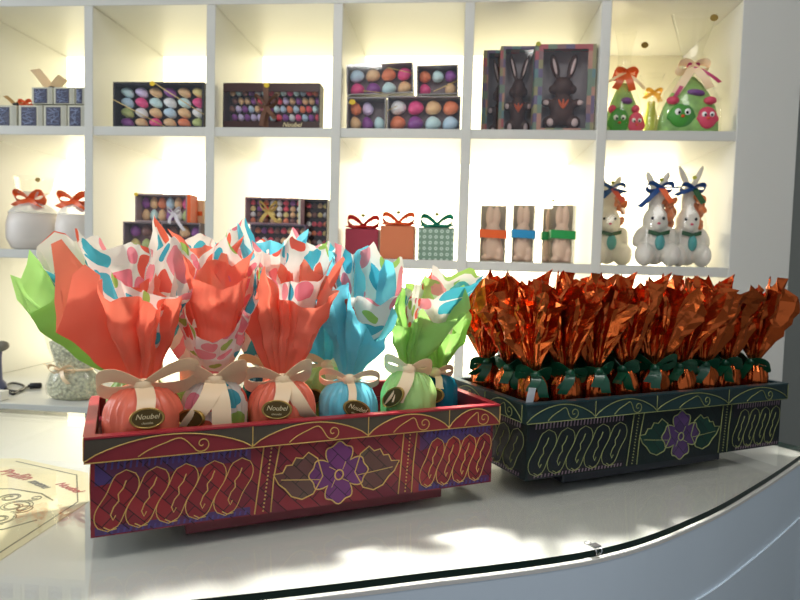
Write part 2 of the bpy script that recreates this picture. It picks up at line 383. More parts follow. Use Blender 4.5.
def paint_body(mb, fr, L, h, P, full=True):
    """batik pattern of one basket face: fr(s, t, out) with s in 0..L, t in 0..h"""
    gold = P['line']
    def line(pts, r=.0008, closed=False): mb.tube([fr(a*L, b*h, .0009) for a, b in pts], r, gold, 5, closed)
    def fill(pts, m, d=.0006): mb.prism([(a*L, b*h) for a, b in pts], fr, d, m)
    def blob(cx, cy, rx, ry, sh, n=14):
        R_ = []; L_ = []
        for i in range(n+1):
            t = -1+2*i/n; w_ = rx*max(0, 1-abs(t)**3.2)**.5; c_ = cx+sh*math.tanh(2.4*t)
            R_.append((c_+w_, cy+ry*t)); L_.append((c_-w_, cy+ry*t))
        return R_+L_[-2:0:-1]
    def loops(s0, s1, n):
        fill([(s0, .66), (s0+(s1-s0)*.35, .74), (s1, .80), (s1, .98), (s0, .98)], P['field'], .0003)
        fill([(s0, .02), (s1, .02), (s1, .13), (s0, .13)], P['field'], .0003)
        w = (s1-s0-.02)/n; s0 += .012
        for i in range(n):
            c = s0+w*(i+.5)
            bl = blob(c, .45, w*.50, .39, w*.30)
            fill(bl, P['loop'], .0006); line(bl, .0005, True)
            line([(c+w*.30, .70), (c+w*.20, .60), (c+w*.04, .53), (c+w*.06, .44), (c-w*.10, .37), (c-w*.20, .27), (c-w*.12, .20), (c-w*.04, .26)], .0006)
            line([(c-w*.42, .12), (c-w*.22, .075), (c, .085)], .0006)
        for i in range(int((s1-s0)*L/.006)):
            x = s0+(i+.5)*.006/L
            mb.prism([((x)*L, .86*h), ((x+.002/L)*L, .86*h), ((x+.003/L)*L, .965*h), ((x+.001/L)*L, .965*h)], fr, .0007, P['speck'])
            mb.prism([((x)*L, .03*h), ((x+.002/L)*L, .03*h), ((x+.003/L)*L, .085*h), ((x+.001/L)*L, .085*h)], fr, .0007, P['speck'])
    def band(s0, sl):
        line([(s0, .02), (s0+sl*.5, .5), (s0+sl, .98)]); line([(s0+.038, .02), (s0+.038+sl*.3, .5), (s0+.038+sl, .98)])
        for i in range(17):
            t = .05+i*.055; p = fr((s0+.019+sl*t)*L, t*h, .001)
            mb.ell(p, (.0011, .0011, .0011), gold, 6, 4)
    if not full: loops(.02, .98, max(3, int(L/.035))); return
    loops(.008, .335, 5); loops(.775, .992, 4)
    band(.345, .02); band(.715, .012)
    # leaves
    def leaf(sx):
        pts = [(.045*sx, .45), (.060*sx, .72), (.085*sx, .82), (.10*sx, .74), (.118*sx, .76), (.128*sx, .66), (.143*sx, .66), (.152*sx, .56), (.176*sx, .55), (.162*sx, .40), (.145*sx, .32), (.128*sx, .20), (.10*sx, .14), (.070*sx, .20)]
        pts = [(.552+a*.93, b) for a, b in pts]
        fill(pts if sx > 0 else pts[::-1], P['leaf'], .0006); line(pts, .0008, True)
        line([(.552+.05*sx, .40), (.552+.10*sx, .43), (.552+.145*sx, .46)], .0005)
    leaf(-1); leaf(1)
    fl = []
    for i in range(80):
        a = 2*PI*i/80; r = .60+.40*abs(cos(2*a))**.6+.05*cos(12*a)
        fl.append((.552+.074*r*cos(a), .47+.45*r*sin(a)))
    fill(fl, P['flower'], .0009); mb.tube([fr(a*L, b*h, .0012) for a, b in fl], .0008, gold, 5, True)
    mb.tube([fr((.552+.011*cos(a))*L, (.44+.075*sin(a))*h, .0014) for a in [2*PI*i/14 for i in range(14)]], .0009, gold, 5, True)
    for a in (.8, 2.3, 3.9, 5.5): line([(.552+.014*cos(a), .44+.1*sin(a)), (.552+.032*cos(a+.2), .44+.22*sin(a+.2))], .0005)

def paint_lip(mb, fr, L, h, P, cuts):
    gold = P['line']
    def line(pts, r=.0007): mb.tube([fr(a, b*h, .0008) for a, b in pts], r, gold, 5)
    for a, b in zip(cuts[:-1], cuts[1:]):
        a *= L; b *= L; w = b-a; n = 16
        arcp = [(a+w*i/n, .10+.84*sin(PI*i/n)**.75) for i in range(n+1)]
        line(arcp)
        # dark corners above the arch
        mb.prism([(a+.001, .95*h)]+[(x, y*h) for x, y in arcp[:9]]+[(arcp[8][0], .95*h)], fr, .0004, P['lipdark'])
        mb.prism([(arcp[8][0], .95*h)]+[(x, y*h) for x, y in arcp[8:]]+[(b-.001, .95*h)], fr, .0004, P['lipdark'])
        sp = spiral(a+w*.68, .42*h, .0012, .0095, 5.4, -1.3, 22)
        ln_ = [Vector((x, min(max(y/h, .1), .8))) for x, y in sp]+catmull([(sp[-1][0], min(sp[-1][1]/h, .8)), (a+w*.55, .74), (a+w*.45, .58), (a+w*.36, .36), (a+w*.30, .12)], 5)[1:]
        line([(q[0], q[1]) for q in ln_], .0006)
        line([(b, .03), (b, .5), (b, .97)], .0006)
    line([(.001, .04), (L*.5, .04), (L-.001, .04)], .0006)

BED = .040
def basket(name, label, cat, C, L, W, hgt, P, cuts, BED=BED):
    """C: centre on the glass top"""
    root = thing(name, label, cat, (C[0], C[1], CT), RZ)
    foot = .019; lip = .026; th = .008; z0 = foot
    bl, bw = L-.012, W-.012                      # body outer size under the lip
    MB().box((P['footx'], .0, foot/2), (.327, .158, foot), P['foot'], bev=.001).build('plinth', root)
    # body: floor and four woven walls
    mb = MB(); mb.box((0, 0, z0+.003), (bl-.002, bw-.002, .006), P['base']); mb.build('basket_floor', root)
    MB().box((0, 0, z0+BED/2+.006), (bl-.018, bw-.018, BED), P['bed'], bev=.002).build('packing_bed', root)
    hb = hgt-lip+.004
    def wall(nm, face, ln, full):
        w = MB()
        def fr(s, t, o): return face(s, t, o)
        vs = [fr(0, 0, 0), fr(ln, 0, 0), fr(ln, hb, 0), fr(0, hb, 0), fr(0, 0, -th), fr(ln, 0, -th), fr(ln, hb, -th), fr(0, hb, -th)]
        w.add(vs, [(0, 1, 2, 3), (7, 6, 5, 4), (1, 0, 4, 5), (2, 1, 5, 6), (3, 2, 6, 7), (0, 3, 7, 4)], P['base'], uvs=[(0, 0), (ln, 0), (ln, hb), (0, hb)]*2)
        paint_body(w, fr, ln, hb-.002, P, full)
        w.build(nm, root)
    wall('painted_panel', lambda s, t, o: Vector((-bl/2+s, -bw/2-o, z0+t)), bl, True)
    wall('painted_panel', lambda s, t, o: Vector((bl/2-s, bw/2+o, z0+t)), bl, True)
    wall('painted_panel', lambda s, t, o: Vector((-bl/2-o, bw/2-th-s, z0+t)), bw-2*th, False)
    wall('painted_panel', lambda s, t, o: Vector((bl/2+o, -bw/2+th+s, z0+t)), bw-2*th, False)
    zl = z0+hgt-lip
    for ln, face, cc in ((L, lambda s, t, o: Vector((-L/2+s, -W/2-o, zl+t)), cuts), (L, lambda s, t, o: Vector((L/2-s, W/2+o, zl+t)), cuts),
                         (W-.02, lambda s, t, o: Vector((-L/2-o, W/2-.01-s, zl+t)), [0, .5, 1]), (W-.02, lambda s, t, o: Vector((L/2+o, -W/2+.01+s, zl+t)), [0, .5, 1])):
        w = MB(); q = .010
        vs = [face(0, 0, 0), face(ln, 0, 0), face(ln, lip, 0), face(0, lip, 0), face(0, 0, -q), face(ln, 0, -q), face(ln, lip, -q), face(0, lip, -q)]
        w.add(vs, [(0, 1, 2, 3), (7, 6, 5, 4), (1, 0, 4, 5), (2, 1, 5, 6), (0, 3, 7, 4)], P['lip'])
        w.add([face(0, lip, .0012), face(ln, lip, .0012), face(ln, lip, -q), face(0, lip, -q), face(0, lip+.002, .0012), face(ln, lip+.002, .0012), face(ln, lip+.002, -q), face(0, lip+.002, -q)],
              [(0, 1, 5, 4), (1, 2, 6, 5), (2, 3, 7, 6), (3, 0, 4, 7), (4, 5, 6, 7)], P['liptop'])
        paint_lip(w, face, ln, lip, P, cc)
        w.build('rim', root)
    return root
PR = dict(footx=.015, base=weave('red_weave', (138, 34, 44), (104, 26, 46), (30, 6, 10)), field=weave('purple_weave', (70, 52, 108), (96, 38, 64), (26, 12, 30)), loop=weave('red_loop_weave', (146, 36, 42), (112, 28, 42), (36, 8, 12)),
          leaf=weave('olive_weave', (88, 70, 58), (100, 52, 54), (30, 22, 20)), flower=weave('violet_weave', (120, 52, 116), (96, 40, 96), (40, 14, 42)), speck=mat('violet_speck', (74, 58, 128), .5),
          lip=mat('red_rim_paint', (132, 34, 44), .4), lipdark=mat('rim_olive_paint', (74, 64, 52), .45), liptop=mat('rim_coral_edge', (176, 44, 56), .35), foot=mat('red_foot_paint', (104, 20, 34), .4),
          bed=mat('red_bed', (70, 18, 24), .8), line=mat('gold_paint', (214, 178, 96), .4, .15))
PG = dict(footx=-.02, base=weave('green_weave', (13, 31, 31), (10, 23, 28), (4, 7, 9)), field=weave('night_weave', (22, 20, 30), (18, 20, 26), (6, 6, 9)), loop=weave('navy_loop_weave', (14, 22, 32), (12, 28, 30), (4, 6, 9)),
          leaf=weave('leaf_green_weave', (16, 58, 46), (14, 48, 42), (6, 18, 16)), flower=weave('dusk_violet_weave', (84, 56, 104), (66, 44, 86), (26, 18, 34)), speck=mat('mauve_speck', (132, 110, 124), .5),
          lip=mat('green_rim_paint', (26, 54, 56), .4), lipdark=mat('rim_dark_green', (20, 42, 46), .45), liptop=mat('rim_green_edge', (34, 64, 70), .35), foot=mat('navy_foot_paint', (18, 26, 40), .35),
          bed=mat('green_bed', (16, 28, 26), .8), line=mat('lime_gold_paint', (150, 156, 96), .4, .2))
RC = Vector((-.203, .8045, 0)); GC = Vector((.286, 1.065, 0))
CUTS = [0, .34, .62, .845, 1.0]
basket('gift_basket', 'red painted woven basket with gold scrolls and purple flower, full of large wrapped eggs', 'basket', RC, .500, .208, .106, PR, CUTS)
basket('gift_basket', 'dark green painted woven basket with lime scrolls, full of copper foil eggs', 'basket', GC, .540, .208, .106, PG, [0, .22, .44, .73, 1.0], BED+.010)

# ------------------------------------------------------------------ wrapped eggs
def egg_profile(R, H, n=18, rn=.011):
    pr = [(R*.30, 0), (R*.52, .0035)]
    for i in range(1, n+1):
        t = i/n; z = .0035+(H-.0035)*t
        r = R*math.sqrt(max(0, 1-((t-.6)/.415)**2.2)) if t > .6 else R*math.sqrt(1-((.6-t)/.72)**2)
        if t > .985: r = rn
        pr.append((max(r, rn), z))
    return pr
def prof_r(pr, z):
    for (r0, z0), (r1, z1) in zip(pr[:-1], pr[1:]):
        if z0 <= z <= z1: return r0+(r1-r0)*(z-z0)/max(1e-9, z1-z0)
    return pr[-1][0]
def wrapped_body(R, H, m, seed, wr=.034, rn=.011, nseg=120, uvs=True):
    rng = random.Random(seed); pr = egg_profile(R, H, 18, rn)
    ph = [rng.uniform(0, 6.28) for _ in range(5)]
    def fn(u, v):
        k = v*(len(pr)-1); i = min(int(k), len(pr)-2); r = pr[i][0]+(pr[i+1][0]-pr[i][0])*(k-i); z = pr[i][1]+(pr[i+1][1]-pr[i][1])*(k-i)
        a = 2*PI*u; zt = z/H
        n1 = noise.noise(Vector((cos(a)*2.6+seed, sin(a)*2.6, zt*1.1))); n2 = noise.noise(Vector((cos(a)*6.5, sin(a)*6.5+seed, zt*1.6)))
        w = (.35-abs(n1)*2.4)*1.1+(.3-abs(n2)*2.2)*1.0+.3*sin(23*a+ph[2])
        r *= 1+wr*w*(.15+zt**2*2.2)
        r += noise.noise(Vector((cos(a)*3, sin(a)*3, z*60))+Vector((seed, 0, 0)))*R*.03
        return Vector((r*cos(a), r*sin(a), z))
    mb = MB(); mb.grid(fn, nseg, len(pr)*2, m, True, True, (lambda u, v: (u*.27+seed*.37, v*.15)) if uvs else None)
    n = nseg; mb.add([fn(i/n, 0) for i in range(n)], [tuple(range(n-1, -1, -1))], m)
    return mb, pr
def paper_top(tips, m, seed, rn=.011, pn=9, pa=.16, nth=120, nt=20, crumple=.0055, valley=.8, shrink=1, rot=0, curl=.0, smooth=True, inset=0, vor=.010, vs=1.15, sp=.98):
    """gathered sheet above the tie; tips are (right, back, up) of its corners in metres"""
    rng = random.Random(seed)
    T = []
    for (x, y, z) in tips:
        a = math.atan2(y, x)+rot; r = math.hypot(x, y)*shrink; T.append((a % (2*PI), r, z*shrink))
    T.sort(); N = len(T); amp = [rng.uniform(.5, 1.3) for _ in range(pn)]; ofs = rng.uniform(0, 1)
    vs_ = Vector((seed*1.7, seed*.9, 0))
    def tri(x, k):
        i = int(math.floor(x)) % pn; f = x-math.floor(x); return (1-abs(2*f-1)*1.0)*2*amp[i]-1
    def fn(u, v):
        th = (2*PI*u+PI/2) % (2*PI)
        for i in range(N):
            a0 = T[i][0]; a1 = T[(i+1) % N][0]+(2*PI if i == N-1 else 0); t_ = th
            if t_ < a0 and i == N-1: t_ += 2*PI
            if a0 <= t_ <= a1: break
        f = (t_-a0)/max(1e-6, a1-a0); A = T[i]; B = T[(i+1) % N]
        wv = valley+(1-valley)*abs(2*f-1)
        Pa = Vector((A[1]*cos(A[0]), A[1]*sin(A[0]), A[2])); Pb = Vector((B[1]*cos(B[0]), B[1]*sin(B[0]), B[2]))
        E = (Pa.lerp(Pb, f)); E = Vector((E.x, E.y, E.z*wv))
        w = tri(u*pn+ofs, 0)+.42*tri(u*round(pn*2.4)+ofs*3, 0); tt = v
        s = tt**sp; ln = math.hypot(E.x, E.y)
        base = Vector((cos(th), sin(th), 0))*(rn-inset)
        p = base.lerp(Vector((E.x, E.y, 0)), s); p.z = E.z*tt
        rad = Vector((cos(th), sin(th), 0))
        p += rad*(w*pa*(.006+.5*ln+.25*.08)*min(1, tt*1.6)*(.6+.4*tt)); p.z -= abs(w)*.0*tt
        q = Vector((p.x, p.y, p.z))*26+vs_
        nz = noise.noise_vector(q)*crumple*min(1, tt*2)+noise.noise_vector(q*2.7)*crumple*.45*min(1, tt*2)
        p += nz
        vd = noise.voronoi(q*vs)[0][0]-.45
        p += (rad*.85+Vector((0, 0, .4)))*vd*vor*min(1, tt*2)
        if curl: p.z -= curl*max(0, tt-.75)**2*8; p += rad*curl*max(0, tt-.7)*1.2
        return p
    R = max(math.hypot(x, z) for x, y, z in tips)
    mb = MB(); mb.grid(fn, nth, nt, m, True, smooth, lambda u, v: (seed*.31+(.012+v*R)*cos(u*2.5), seed*.17+(.012+v*R)*sin(u*2.5)))
    return mb
OPEN = .82
def bow(parent, m, z, front, ll=.052, lw=.015, tails=((-.006, .075),), pr=None, H=.14, seed=0, spread=(1, 1), lift=(.1, .1), name='ribbon_bow', knot=.009, rn=.012):
    """bow tied on the side facing local -y, at height z"""
    kn = MB(); y = -rn-.004
    kn.ell((0, y-.003, z), (knot, .006, knot*.85), m, 12, 8)
    kn.tube([((rn+.001)*cos(a), (rn+.001)*sin(a), z+.0015*sin(3*a)) for a in [2*PI*i/20 for i in range(20)]], .0035, m, 6, True)
    kb = kn.build(name, parent)
    for sgn, sp, lf_ in ((-1, spread[0], lift[0]), (1, spread[1], lift[1])):
        l = ll*sp; pts = []; wds = []; n = 22
        for i in range(n+1):
            a = 2*PI*i/n
            t = (1-cos(a))/2                        # 0 at knot, 1 at tip
            x = sgn*l*t; hgt = .019*sin(a)*(t**.5)*(l/.05)
            pts.append((x, y-.004-.62*hgt+.012*t, z+hgt*OPEN+lf_*l*t))
            wds.append(Vector((.10*sgn*sin(a), -.55, .83)))
        mb = MB(); mb.ribbon(pts, wds, [lw*1.0*(.62+.38*min(1, 2*(1-cos(2*PI*i/n))/2)) for i in range(n+1)], m); mb.build('loop', kb)
    for (dx, ln) in tails:
        n = 14; pts = []; W = []
        for i in range(n+1):
            t = i/n; zz = z-ln*t
            r = (prof_r(pr, max(.006, zz-0))+.003) if pr is not None else rn+.006+.02*t
            x = dx*t*1.0+.002*sin(5*t); yy = -math.sqrt(max(1e-6, r*r-min(x*x, r*r*.8)))
            yy = min(yy, y-.006*(1-t)); pts.append((x, yy-.002, zz)); W.append(Vector((1, -.15*sin(3*t+seed), .25*dx/.03*.3)))
        mb = MB(); mb.ribbon(pts, W, lw*1.02, m); mb.build('tail', kb)
    return kb
def seal(parent, x, z, pr, a=.0180, b=.0112, tilt=0, text=True, off=.005):
    r = prof_r(pr, z)+off; th = math.asin(max(-.9, min(.9, x/r)))
    N = Vector((sin(th), -cos(th), .0)); dz = (prof_r(pr, z+.012)-prof_r(pr, z-.012))/.024
    N = (N+Vector((0, 0, -dz*.7))).normalized(); U = Vector((cos(th), sin(th), 0)); U = (U-N*U.dot(N)).normalized(); V = N.cross(U)
    U, V = U*cos(tilt)+V*sin(tilt), V*cos(tilt)-U*sin(tilt)
    O = Vector((r*sin(th), -r*cos(th), z))
    fr = lambda s, t, o: O+U*s+V*t+N*o
    mb = MB(); n = 32; el = [(a*cos(2*PI*i/n), b*sin(2*PI*i/n)) for i in range(n)]
    mb.prism(el, fr, .0008, GOLD, -.002); mb.prism([(x_*.86, y_*.83) for x_, y_ in el], fr, .0012, GOLDDK)
    mb.tube([fr(x_*.95, y_*.94, .001) for x_, y_ in el], .0009, GOLD, 6, True)
    so = mb.build('seal', parent)
    if text:
        text_mesh('Noubel', .0080, GOLDLT, so, lambda X, Y, o: fr(X, Y+.0016, .0013+o), .3, .0002)
        text_mesh('chocolat', .0034, GOLDLT, so, lambda X, Y, o: fr(X, Y-.0052, .0013+o), 0, .0002)
    return so

CORAL = paper('coral_paper', (252, 136, 108), .5); BLUE = paper('blue_paper', (118, 212, 230), .5); GREEN = paper('green_paper', (170, 218, 122), .5)
TEAL = paper('teal_paper', (22, 104, 124), .2); DOT = dotted('polka_dot_paper')
for m_ in (CORAL, BLUE, GREEN, TEAL, DOT): m_.node_tree.nodes['Principled BSDF'].inputs['Coat Weight'].default_value = .25; m_.node_tree.nodes['Principled BSDF'].inputs['Coat Roughness'].default_value = .15
CORALS = paper('coral_cellophane', (248, 126, 98), .1, .28); BLUES = paper('blue_cellophane', (118, 208, 226), .1, .25); GREENS = paper('green_cellophane', (184, 226, 138), .1, .25); TEALS = paper('teal_cellophane', (20, 108, 128), .05, .25)
FLOORZ = CT+.019+.0062+BED
def big_egg(label, lx, ly, R, H, body_m, outer_m, liner_m, tips, liner_tips, seed, scale=1.0, tails=((-.004, .075),), seals=((0, .058, 0),), bowk=None, pn=9, pa=.16, valley=.85, ribbon=CREAM, text=True, vor=.010):
    pa *= 1.8; sp = .55 if ly > .045 else .9
    P = RC+EX*lx+EY*ly; rz = math.atan2(-P.x, P.y)
    root = thing('wrapped_egg', label, 'wrapped egg', (P.x, P.y, FLOORZ), rz, 'wrapped eggs in the red basket')
    mb, pr = wrapped_body(R, H, body_m, seed); mb.build('egg_body', root, sharp=40)
    def shift(mb): mb.v = [p+Vector((0, 0, H-.002)) for p in mb.v]; return mb
    if outer_m is DOT: pa *= .5; pn = 5; vor = .006
    shift(paper_top(tips, outer_m, seed, pn=pn, pa=pa, valley=valley, vor=vor, sp=sp)).build('wrapper_top', root, sharp=24)
    if liner_m: shift(paper_top(liner_tips, liner_m, seed+50, pn=5, pa=pa*.38, rn=.010, inset=.003, valley=.9, vor=.005)).build('liner_paper', root, sharp=24)
    k = dict(ll=.047, lw=.015); k.update(bowk or {})
    bow(root, ribbon, H+.001, 0, tails=tails, pr=pr, H=H, seed=seed, **k)
    for (x, z, t) in seals: seal(root, x, z, pr, tilt=t, text=text)
    return root
def cm(*t): return [tuple(c/100 for c in p) for p in t]
# front row, left to right (tips: right, back, up in cm above the tie)
big_egg('coral wrapped egg with gold seal and cream bow, left end of the red basket', -.192, -.040, .0435, .103, CORALS, CORAL, DOT,
        cm((-9.2, -1.0, 6.0), (-8.0, 1.0, 16.6), (-4.4, 2.6, 12.5), (1.6, 2.6, 12.8), (5.0, -.6, 10.0), (4.0, -2.6, 10.2), (-1.6, -3.0, 10.4), (-4.4, -2.8, 12.2), (-7.4, -2.2, 14.2)),
        cm((-6.6, 1.5, 17.6), (-1.6, 3.0, 16.4), (3.6, 3.4, 17.2), (5.6, 1.4, 14.0), (4, -1.0, 10.4), (-3, -1.4, 12)), 3,
        tails=((.004, .034),), seals=((.004, .073, 0),), bowk=dict(ll=.048, lw=.019, spread=(1.0, 1.25), lift=(.02, .18)), pn=7, pa=.16)
big_egg('polka dot wrapped egg with cream bow, between the two coral eggs', -.112, -.036, .0395, .104, DOT, DOT, CORAL,
        cm((-5.2, -1.2, 8.8), (-4.6, 2.2, 16), (1.2, 3.0, 17.5), (5.0, 1, 15.5), (5.4, -1.6, 10), (3.6, -2.6, 8.6), (-.2, -3.0, 5.0), (-3.6, -2.8, 8.2)),
        cm((-3.8, .2, 15), (-.2, 2.0, 14.2), (4, 1.2, 16), (3.6, -1.0, 12.5), (-2, -1.2, 12)), 7,
        tails=((.012, .06), (-.026, .05)), seals=((-.026, .064, .1),), bowk=dict(ll=.036, lw=.021, spread=(1.1, 1.0), lift=(.1, .25)), pn=7, pa=.14, text=False)
big_egg('coral wrapped egg with gold seal, middle of the red basket between polka dot and blue', -.031, -.040, .042, .101, CORALS, CORAL, DOT,
        cm((-5.8, -1.8, 8), (-6.8, 1.0, 15.8), (-1.6, 2.6, 15.2), (3, 3.0, 14.6), (8.0, .4, 15.4), (6.4, -2.0, 11), (1.6, -2.8, 10.4), (-2.5, -2.8, 14.0)),
        cm((-4, 2.2, 17.0), (.8, 3.0, 18.0), (5.4, 3.0, 17.4), (6.6, 1, 15.4), (1.6, -1.0, 12), (-2.5, -.5, 14)), 12,
        tails=((-.002, .034), (.036, .045)), seals=((-.006, .071, 0),), bowk=dict(ll=.044, lw=.018, spread=(1.05, .8), lift=(-.05, .35)), pn=7, pa=.15, vor=.011)
big_egg('sky blue wrapped egg with gold seal and cream bow, beside the pale green egg', .0575, -.040, .039, .096, BLUES, BLUE, DOT,
        cm((-4.4, -1.4, 10.6), (-3.4, 1.2, 17.4), (1.8, 2.6, 17.6), (5.6, 1.0, 15.6), (5.4, -1.2, 9.0), (3.2, -2.4, 5.0), (-1.0, -2.8, 13.0)),
        cm((-2.6, 1.6, 18.0), (2.8, 2.8, 18.0), (7.2, 1.6, 16.6), (6, -1.2, 11), (1.2, -1.2, 11), (-2.8, -1.0, 12.6)), 19,
        tails=((.007, .032),), seals=((.010, .064, -.35),), bowk=dict(ll=.039, lw=.010, spread=(1, 1), lift=(.05, .0)), pn=6, pa=.14, vor=.016)
big_egg('pale green wrapped egg with cream bow, right end of the front row', .1437, -.040, .0385, .105, GREENS, GREEN, DOT,
        cm((-2.4, -1.6, 6), (-2.0, 2.0, 11.2), (2.6, 2.6, 13.4), (7.8, 1.8, 12.6), (8.8, -.6, 12.0), (5.4, -2.4, 7.6), (1.8, -2.8, 8.6)),
        cm((-.8, 1.6, 11.5), (3, 2.4, 14.2), (8.6, 2.0, 14.4), (10.4, .4, 13.8), (5.4, -.6, 11.2), (1.4, -1.0, 10)), 24,
        tails=((-.022, .045), (-.012, .04)), seals=((-.020, .072, .7),), bowk=dict(ll=.034, lw=.015, spread=(1, .9), lift=(.25, .1)), pn=7, pa=.13, text=False)
# back row
big_egg('green wrapped egg leaning left behind the left coral egg', -.196, .050, .036, .101, GREENS, GREEN, DOT,
        cm((-14.8, -1.8, 12.6), (-13.0, 1.5, 15.6), (-9.0, -2.8, 13.0), (-6.5, 2.6, 15.8), (-.6, 2.8, 13), (1.8, -1.2, 10), (-5.6, -2.6, 7.2), (-13.4, -3.0, 7.6)),
        cm((-11.8, .4, 15.8), (-9, 1.0, 18.2), (-5, 1.8, 17.2), (0, 1.8, 15), (-1, -1, 12), (-7, -1.2, 12)), 31, tails=((.02, .05),), seals=(), bowk=dict(ll=.03), pn=6, pa=.12)
big_egg('polka dot topped egg behind the left coral and polka dot eggs', -.112, .052, .036, .101, GREENS, DOT, CORAL,
        cm((-6.6, -3.0, 7.5), (5.8, -3.0, 7.0), (-8.6, -.8, 15.5), (-6.6, 2.5, 20.5), (-1, 2.8, 18.4), (4.8, 2.2, 20.5), (7.8, -.4, 16.5), (3, -2.2, 13.6), (-4, -2.2, 15)),
        cm((-4.6, .5, 18.6), (0, 2, 17), (4.6, .6, 18), (0, -1.2, 14)), 37, tails=((.01, .05),), seals=(), bowk=dict(ll=.03), pn=6, pa=.13)
big_egg('dark teal wrapped egg with polka dot top behind the middle coral egg', -.028, .050, .037, .101, TEALS, DOT, BLUE,
        cm((-6.2, -3.0, 7.5), (5.8, -3.0, 7.0), (-7.6, -.8, 16.4), (-5.8, 2.4, 19.2), (-1.5, 2.8, 17.8), (3.4, 2.4, 19.6), (7.2, 0, 17.2), (2.6, -2.2, 14.6), (-3.8, -2.2, 15.4)),
        cm((-4.8, .5, 19.6), (0, 2, 17.6), (4.8, .6, 19.4), (0, -1.2, 15)), 41, tails=((-.008, .05),), seals=(), bowk=dict(ll=.034, spread=(1.2, 1.2)), pn=6, pa=.14)
big_egg('green wrapped egg with blue lined top behind the blue egg', .056, .050, .036, .101, GREENS, BLUE, DOT,
        cm((-5.6, -3.0, 7.5), (5.4, -3.0, 7.0), (-5.0, -.8, 16.4), (-3.2, 2.2, 18), (1.5, 2.6, 16.8), (5.4, 2.2, 16.0), (6.8, 0, 13), (2.6, -2.2, 13), (-3.4, -2.2, 13.6)),
        cm((-4.0, .5, 19.2), (0, 2, 17.8), (6.4, 1.6, 16.6), (0, -1.2, 13)), 46, tails=((.012, .05),), seals=((-.02, .06, .2),), bowk=dict(ll=.034), pn=6, text=False, pa=.13)
big_egg('dark teal wrapped egg with dark seal at the right end of the red basket', .203, -.004, .034, .092, TEALS, GREEN, DOT,
        cm((-3.0, -.8, 8.4), (-2.2, 2.2, 9.5), (1.5, 2.6, 10.4), (3.6, 2.2, 9.6), (4.4, 0, 8), (1.6, -2.2, 6), (-1.8, -2.2, 7)),
        cm((-2.4, .5, 9), (0, 2, 10.6), (3.2, 1.6, 9), (0, -1.2, 7)), 53, tails=((.01, .02),), seals=((-.004, .064, .1),), bowk=dict(ll=.026, lw=.01), pn=6, text=False, pa=.12)


# ------------------------------------------------------------------ copper foil eggs in the green basket
COPPER = bump(mat('copper_foil', (206, 100, 48), .2, .95), 'noise', 60, .35, .004, detail=4)
GRIB = mat('green_satin', (4, 74, 48), .3, coat=.2)
def foil_top(seed):
    rng = random.Random(seed); n = 8; tips = []
    for i in range(n):
        a = 2*PI*(i+rng.uniform(-.3, .3))/n; r = rng.uniform(.040, .070); tips.append((r*cos(a), r*sin(a)*.8, rng.uniform(.098, .152)))
    mb = paper_top(tips, COPPER, seed, rn=.008, pn=9, pa=.34, nth=66, nt=11, crumple=.006, valley=.80, vor=.018, vs=2.0, smooth=False)
    return mb
variants = []
EH = .088
def copper_variant(i):
    R = .0225
    root = thing('foil_egg', '-', 'foil egg', (0, 0, 0))
    mb, pr = wrapped_body(R, EH, COPPER, 100+i, wr=.11, rn=.010, nseg=64, uvs=False); mb.build('egg_body', root)
    t = foil_top(200+i*3); t.v = [p+Vector((0, 0, EH-.002)) for p in t.v]; t.build('foil_top', root)
    rng = random.Random(i)
    bow(root, GRIB, EH-.002, 0, ll=.027, lw=.0135, tails=((rng.uniform(-.02, .02), .03), (rng.uniform(-.025, .0), .022)), pr=pr, spread=(rng.uniform(.8, 1.2), rng.uniform(.8, 1.2)), lift=(rng.uniform(-.3, .5), rng.uniform(-.3, .5)), knot=.007, rn=.009)
    if i % 2 == 0: seal(root, rng.uniform(-.006, .006), .036, pr, a=.010, b=.0075, text=False, off=.003)
    return root
protos = [copper_variant(i) for i in range(7)]; used = set()
rng = random.Random(5); rows = [('front', -.064), ('second', -.002), ('back', .060)]
for ri, (rn_, ly) in enumerate(rows):
    for ci in range(9):
        lx = -.232+.058*ci+rng.uniform(-.003, .003); y = ly+rng.uniform(-.003, .003)
        P = GC+EX*lx+EY*y; rz = math.atan2(-P.x, P.y)+rng.uniform(-.35, .35)
        k = (ci*3+ri*2) % 7
        place = 'left end' if ci == 0 else 'right end' if ci == 8 else ORD[ci+1]+' from left'
        lab = f'copper foil egg with green ribbon, {place} of {rn_} row in green basket'
        if k not in used:
            used.add(k); r = protos[k]; r.location = (P.x, P.y, FLOORZ+.010); r.rotation_euler = (0, 0, rz); tag(r, lab, 'foil egg', 'copper foil eggs in the green basket')
        else: copy_thing(protos[k], (P.x, P.y, FLOORZ+.010), rz, lab, 'copper foil eggs in the green basket')
# price tag on the left of the green basket
P = GC+EX*(-.258)+EY*(-.093)
tg = MB(); tg.box((0, 0, .009), (.012, .0008, .022), mat('tag_card', (206, 210, 216), .6), bev=.0002); o = tg.build('price_tag'); o.location = (P.x, P.y, CT+.019+.106+.0025); o.rotation_euler = (.1, .12, RZ)
tag(o, 'small blank white tag on the front left rim of the green basket', 'tag')


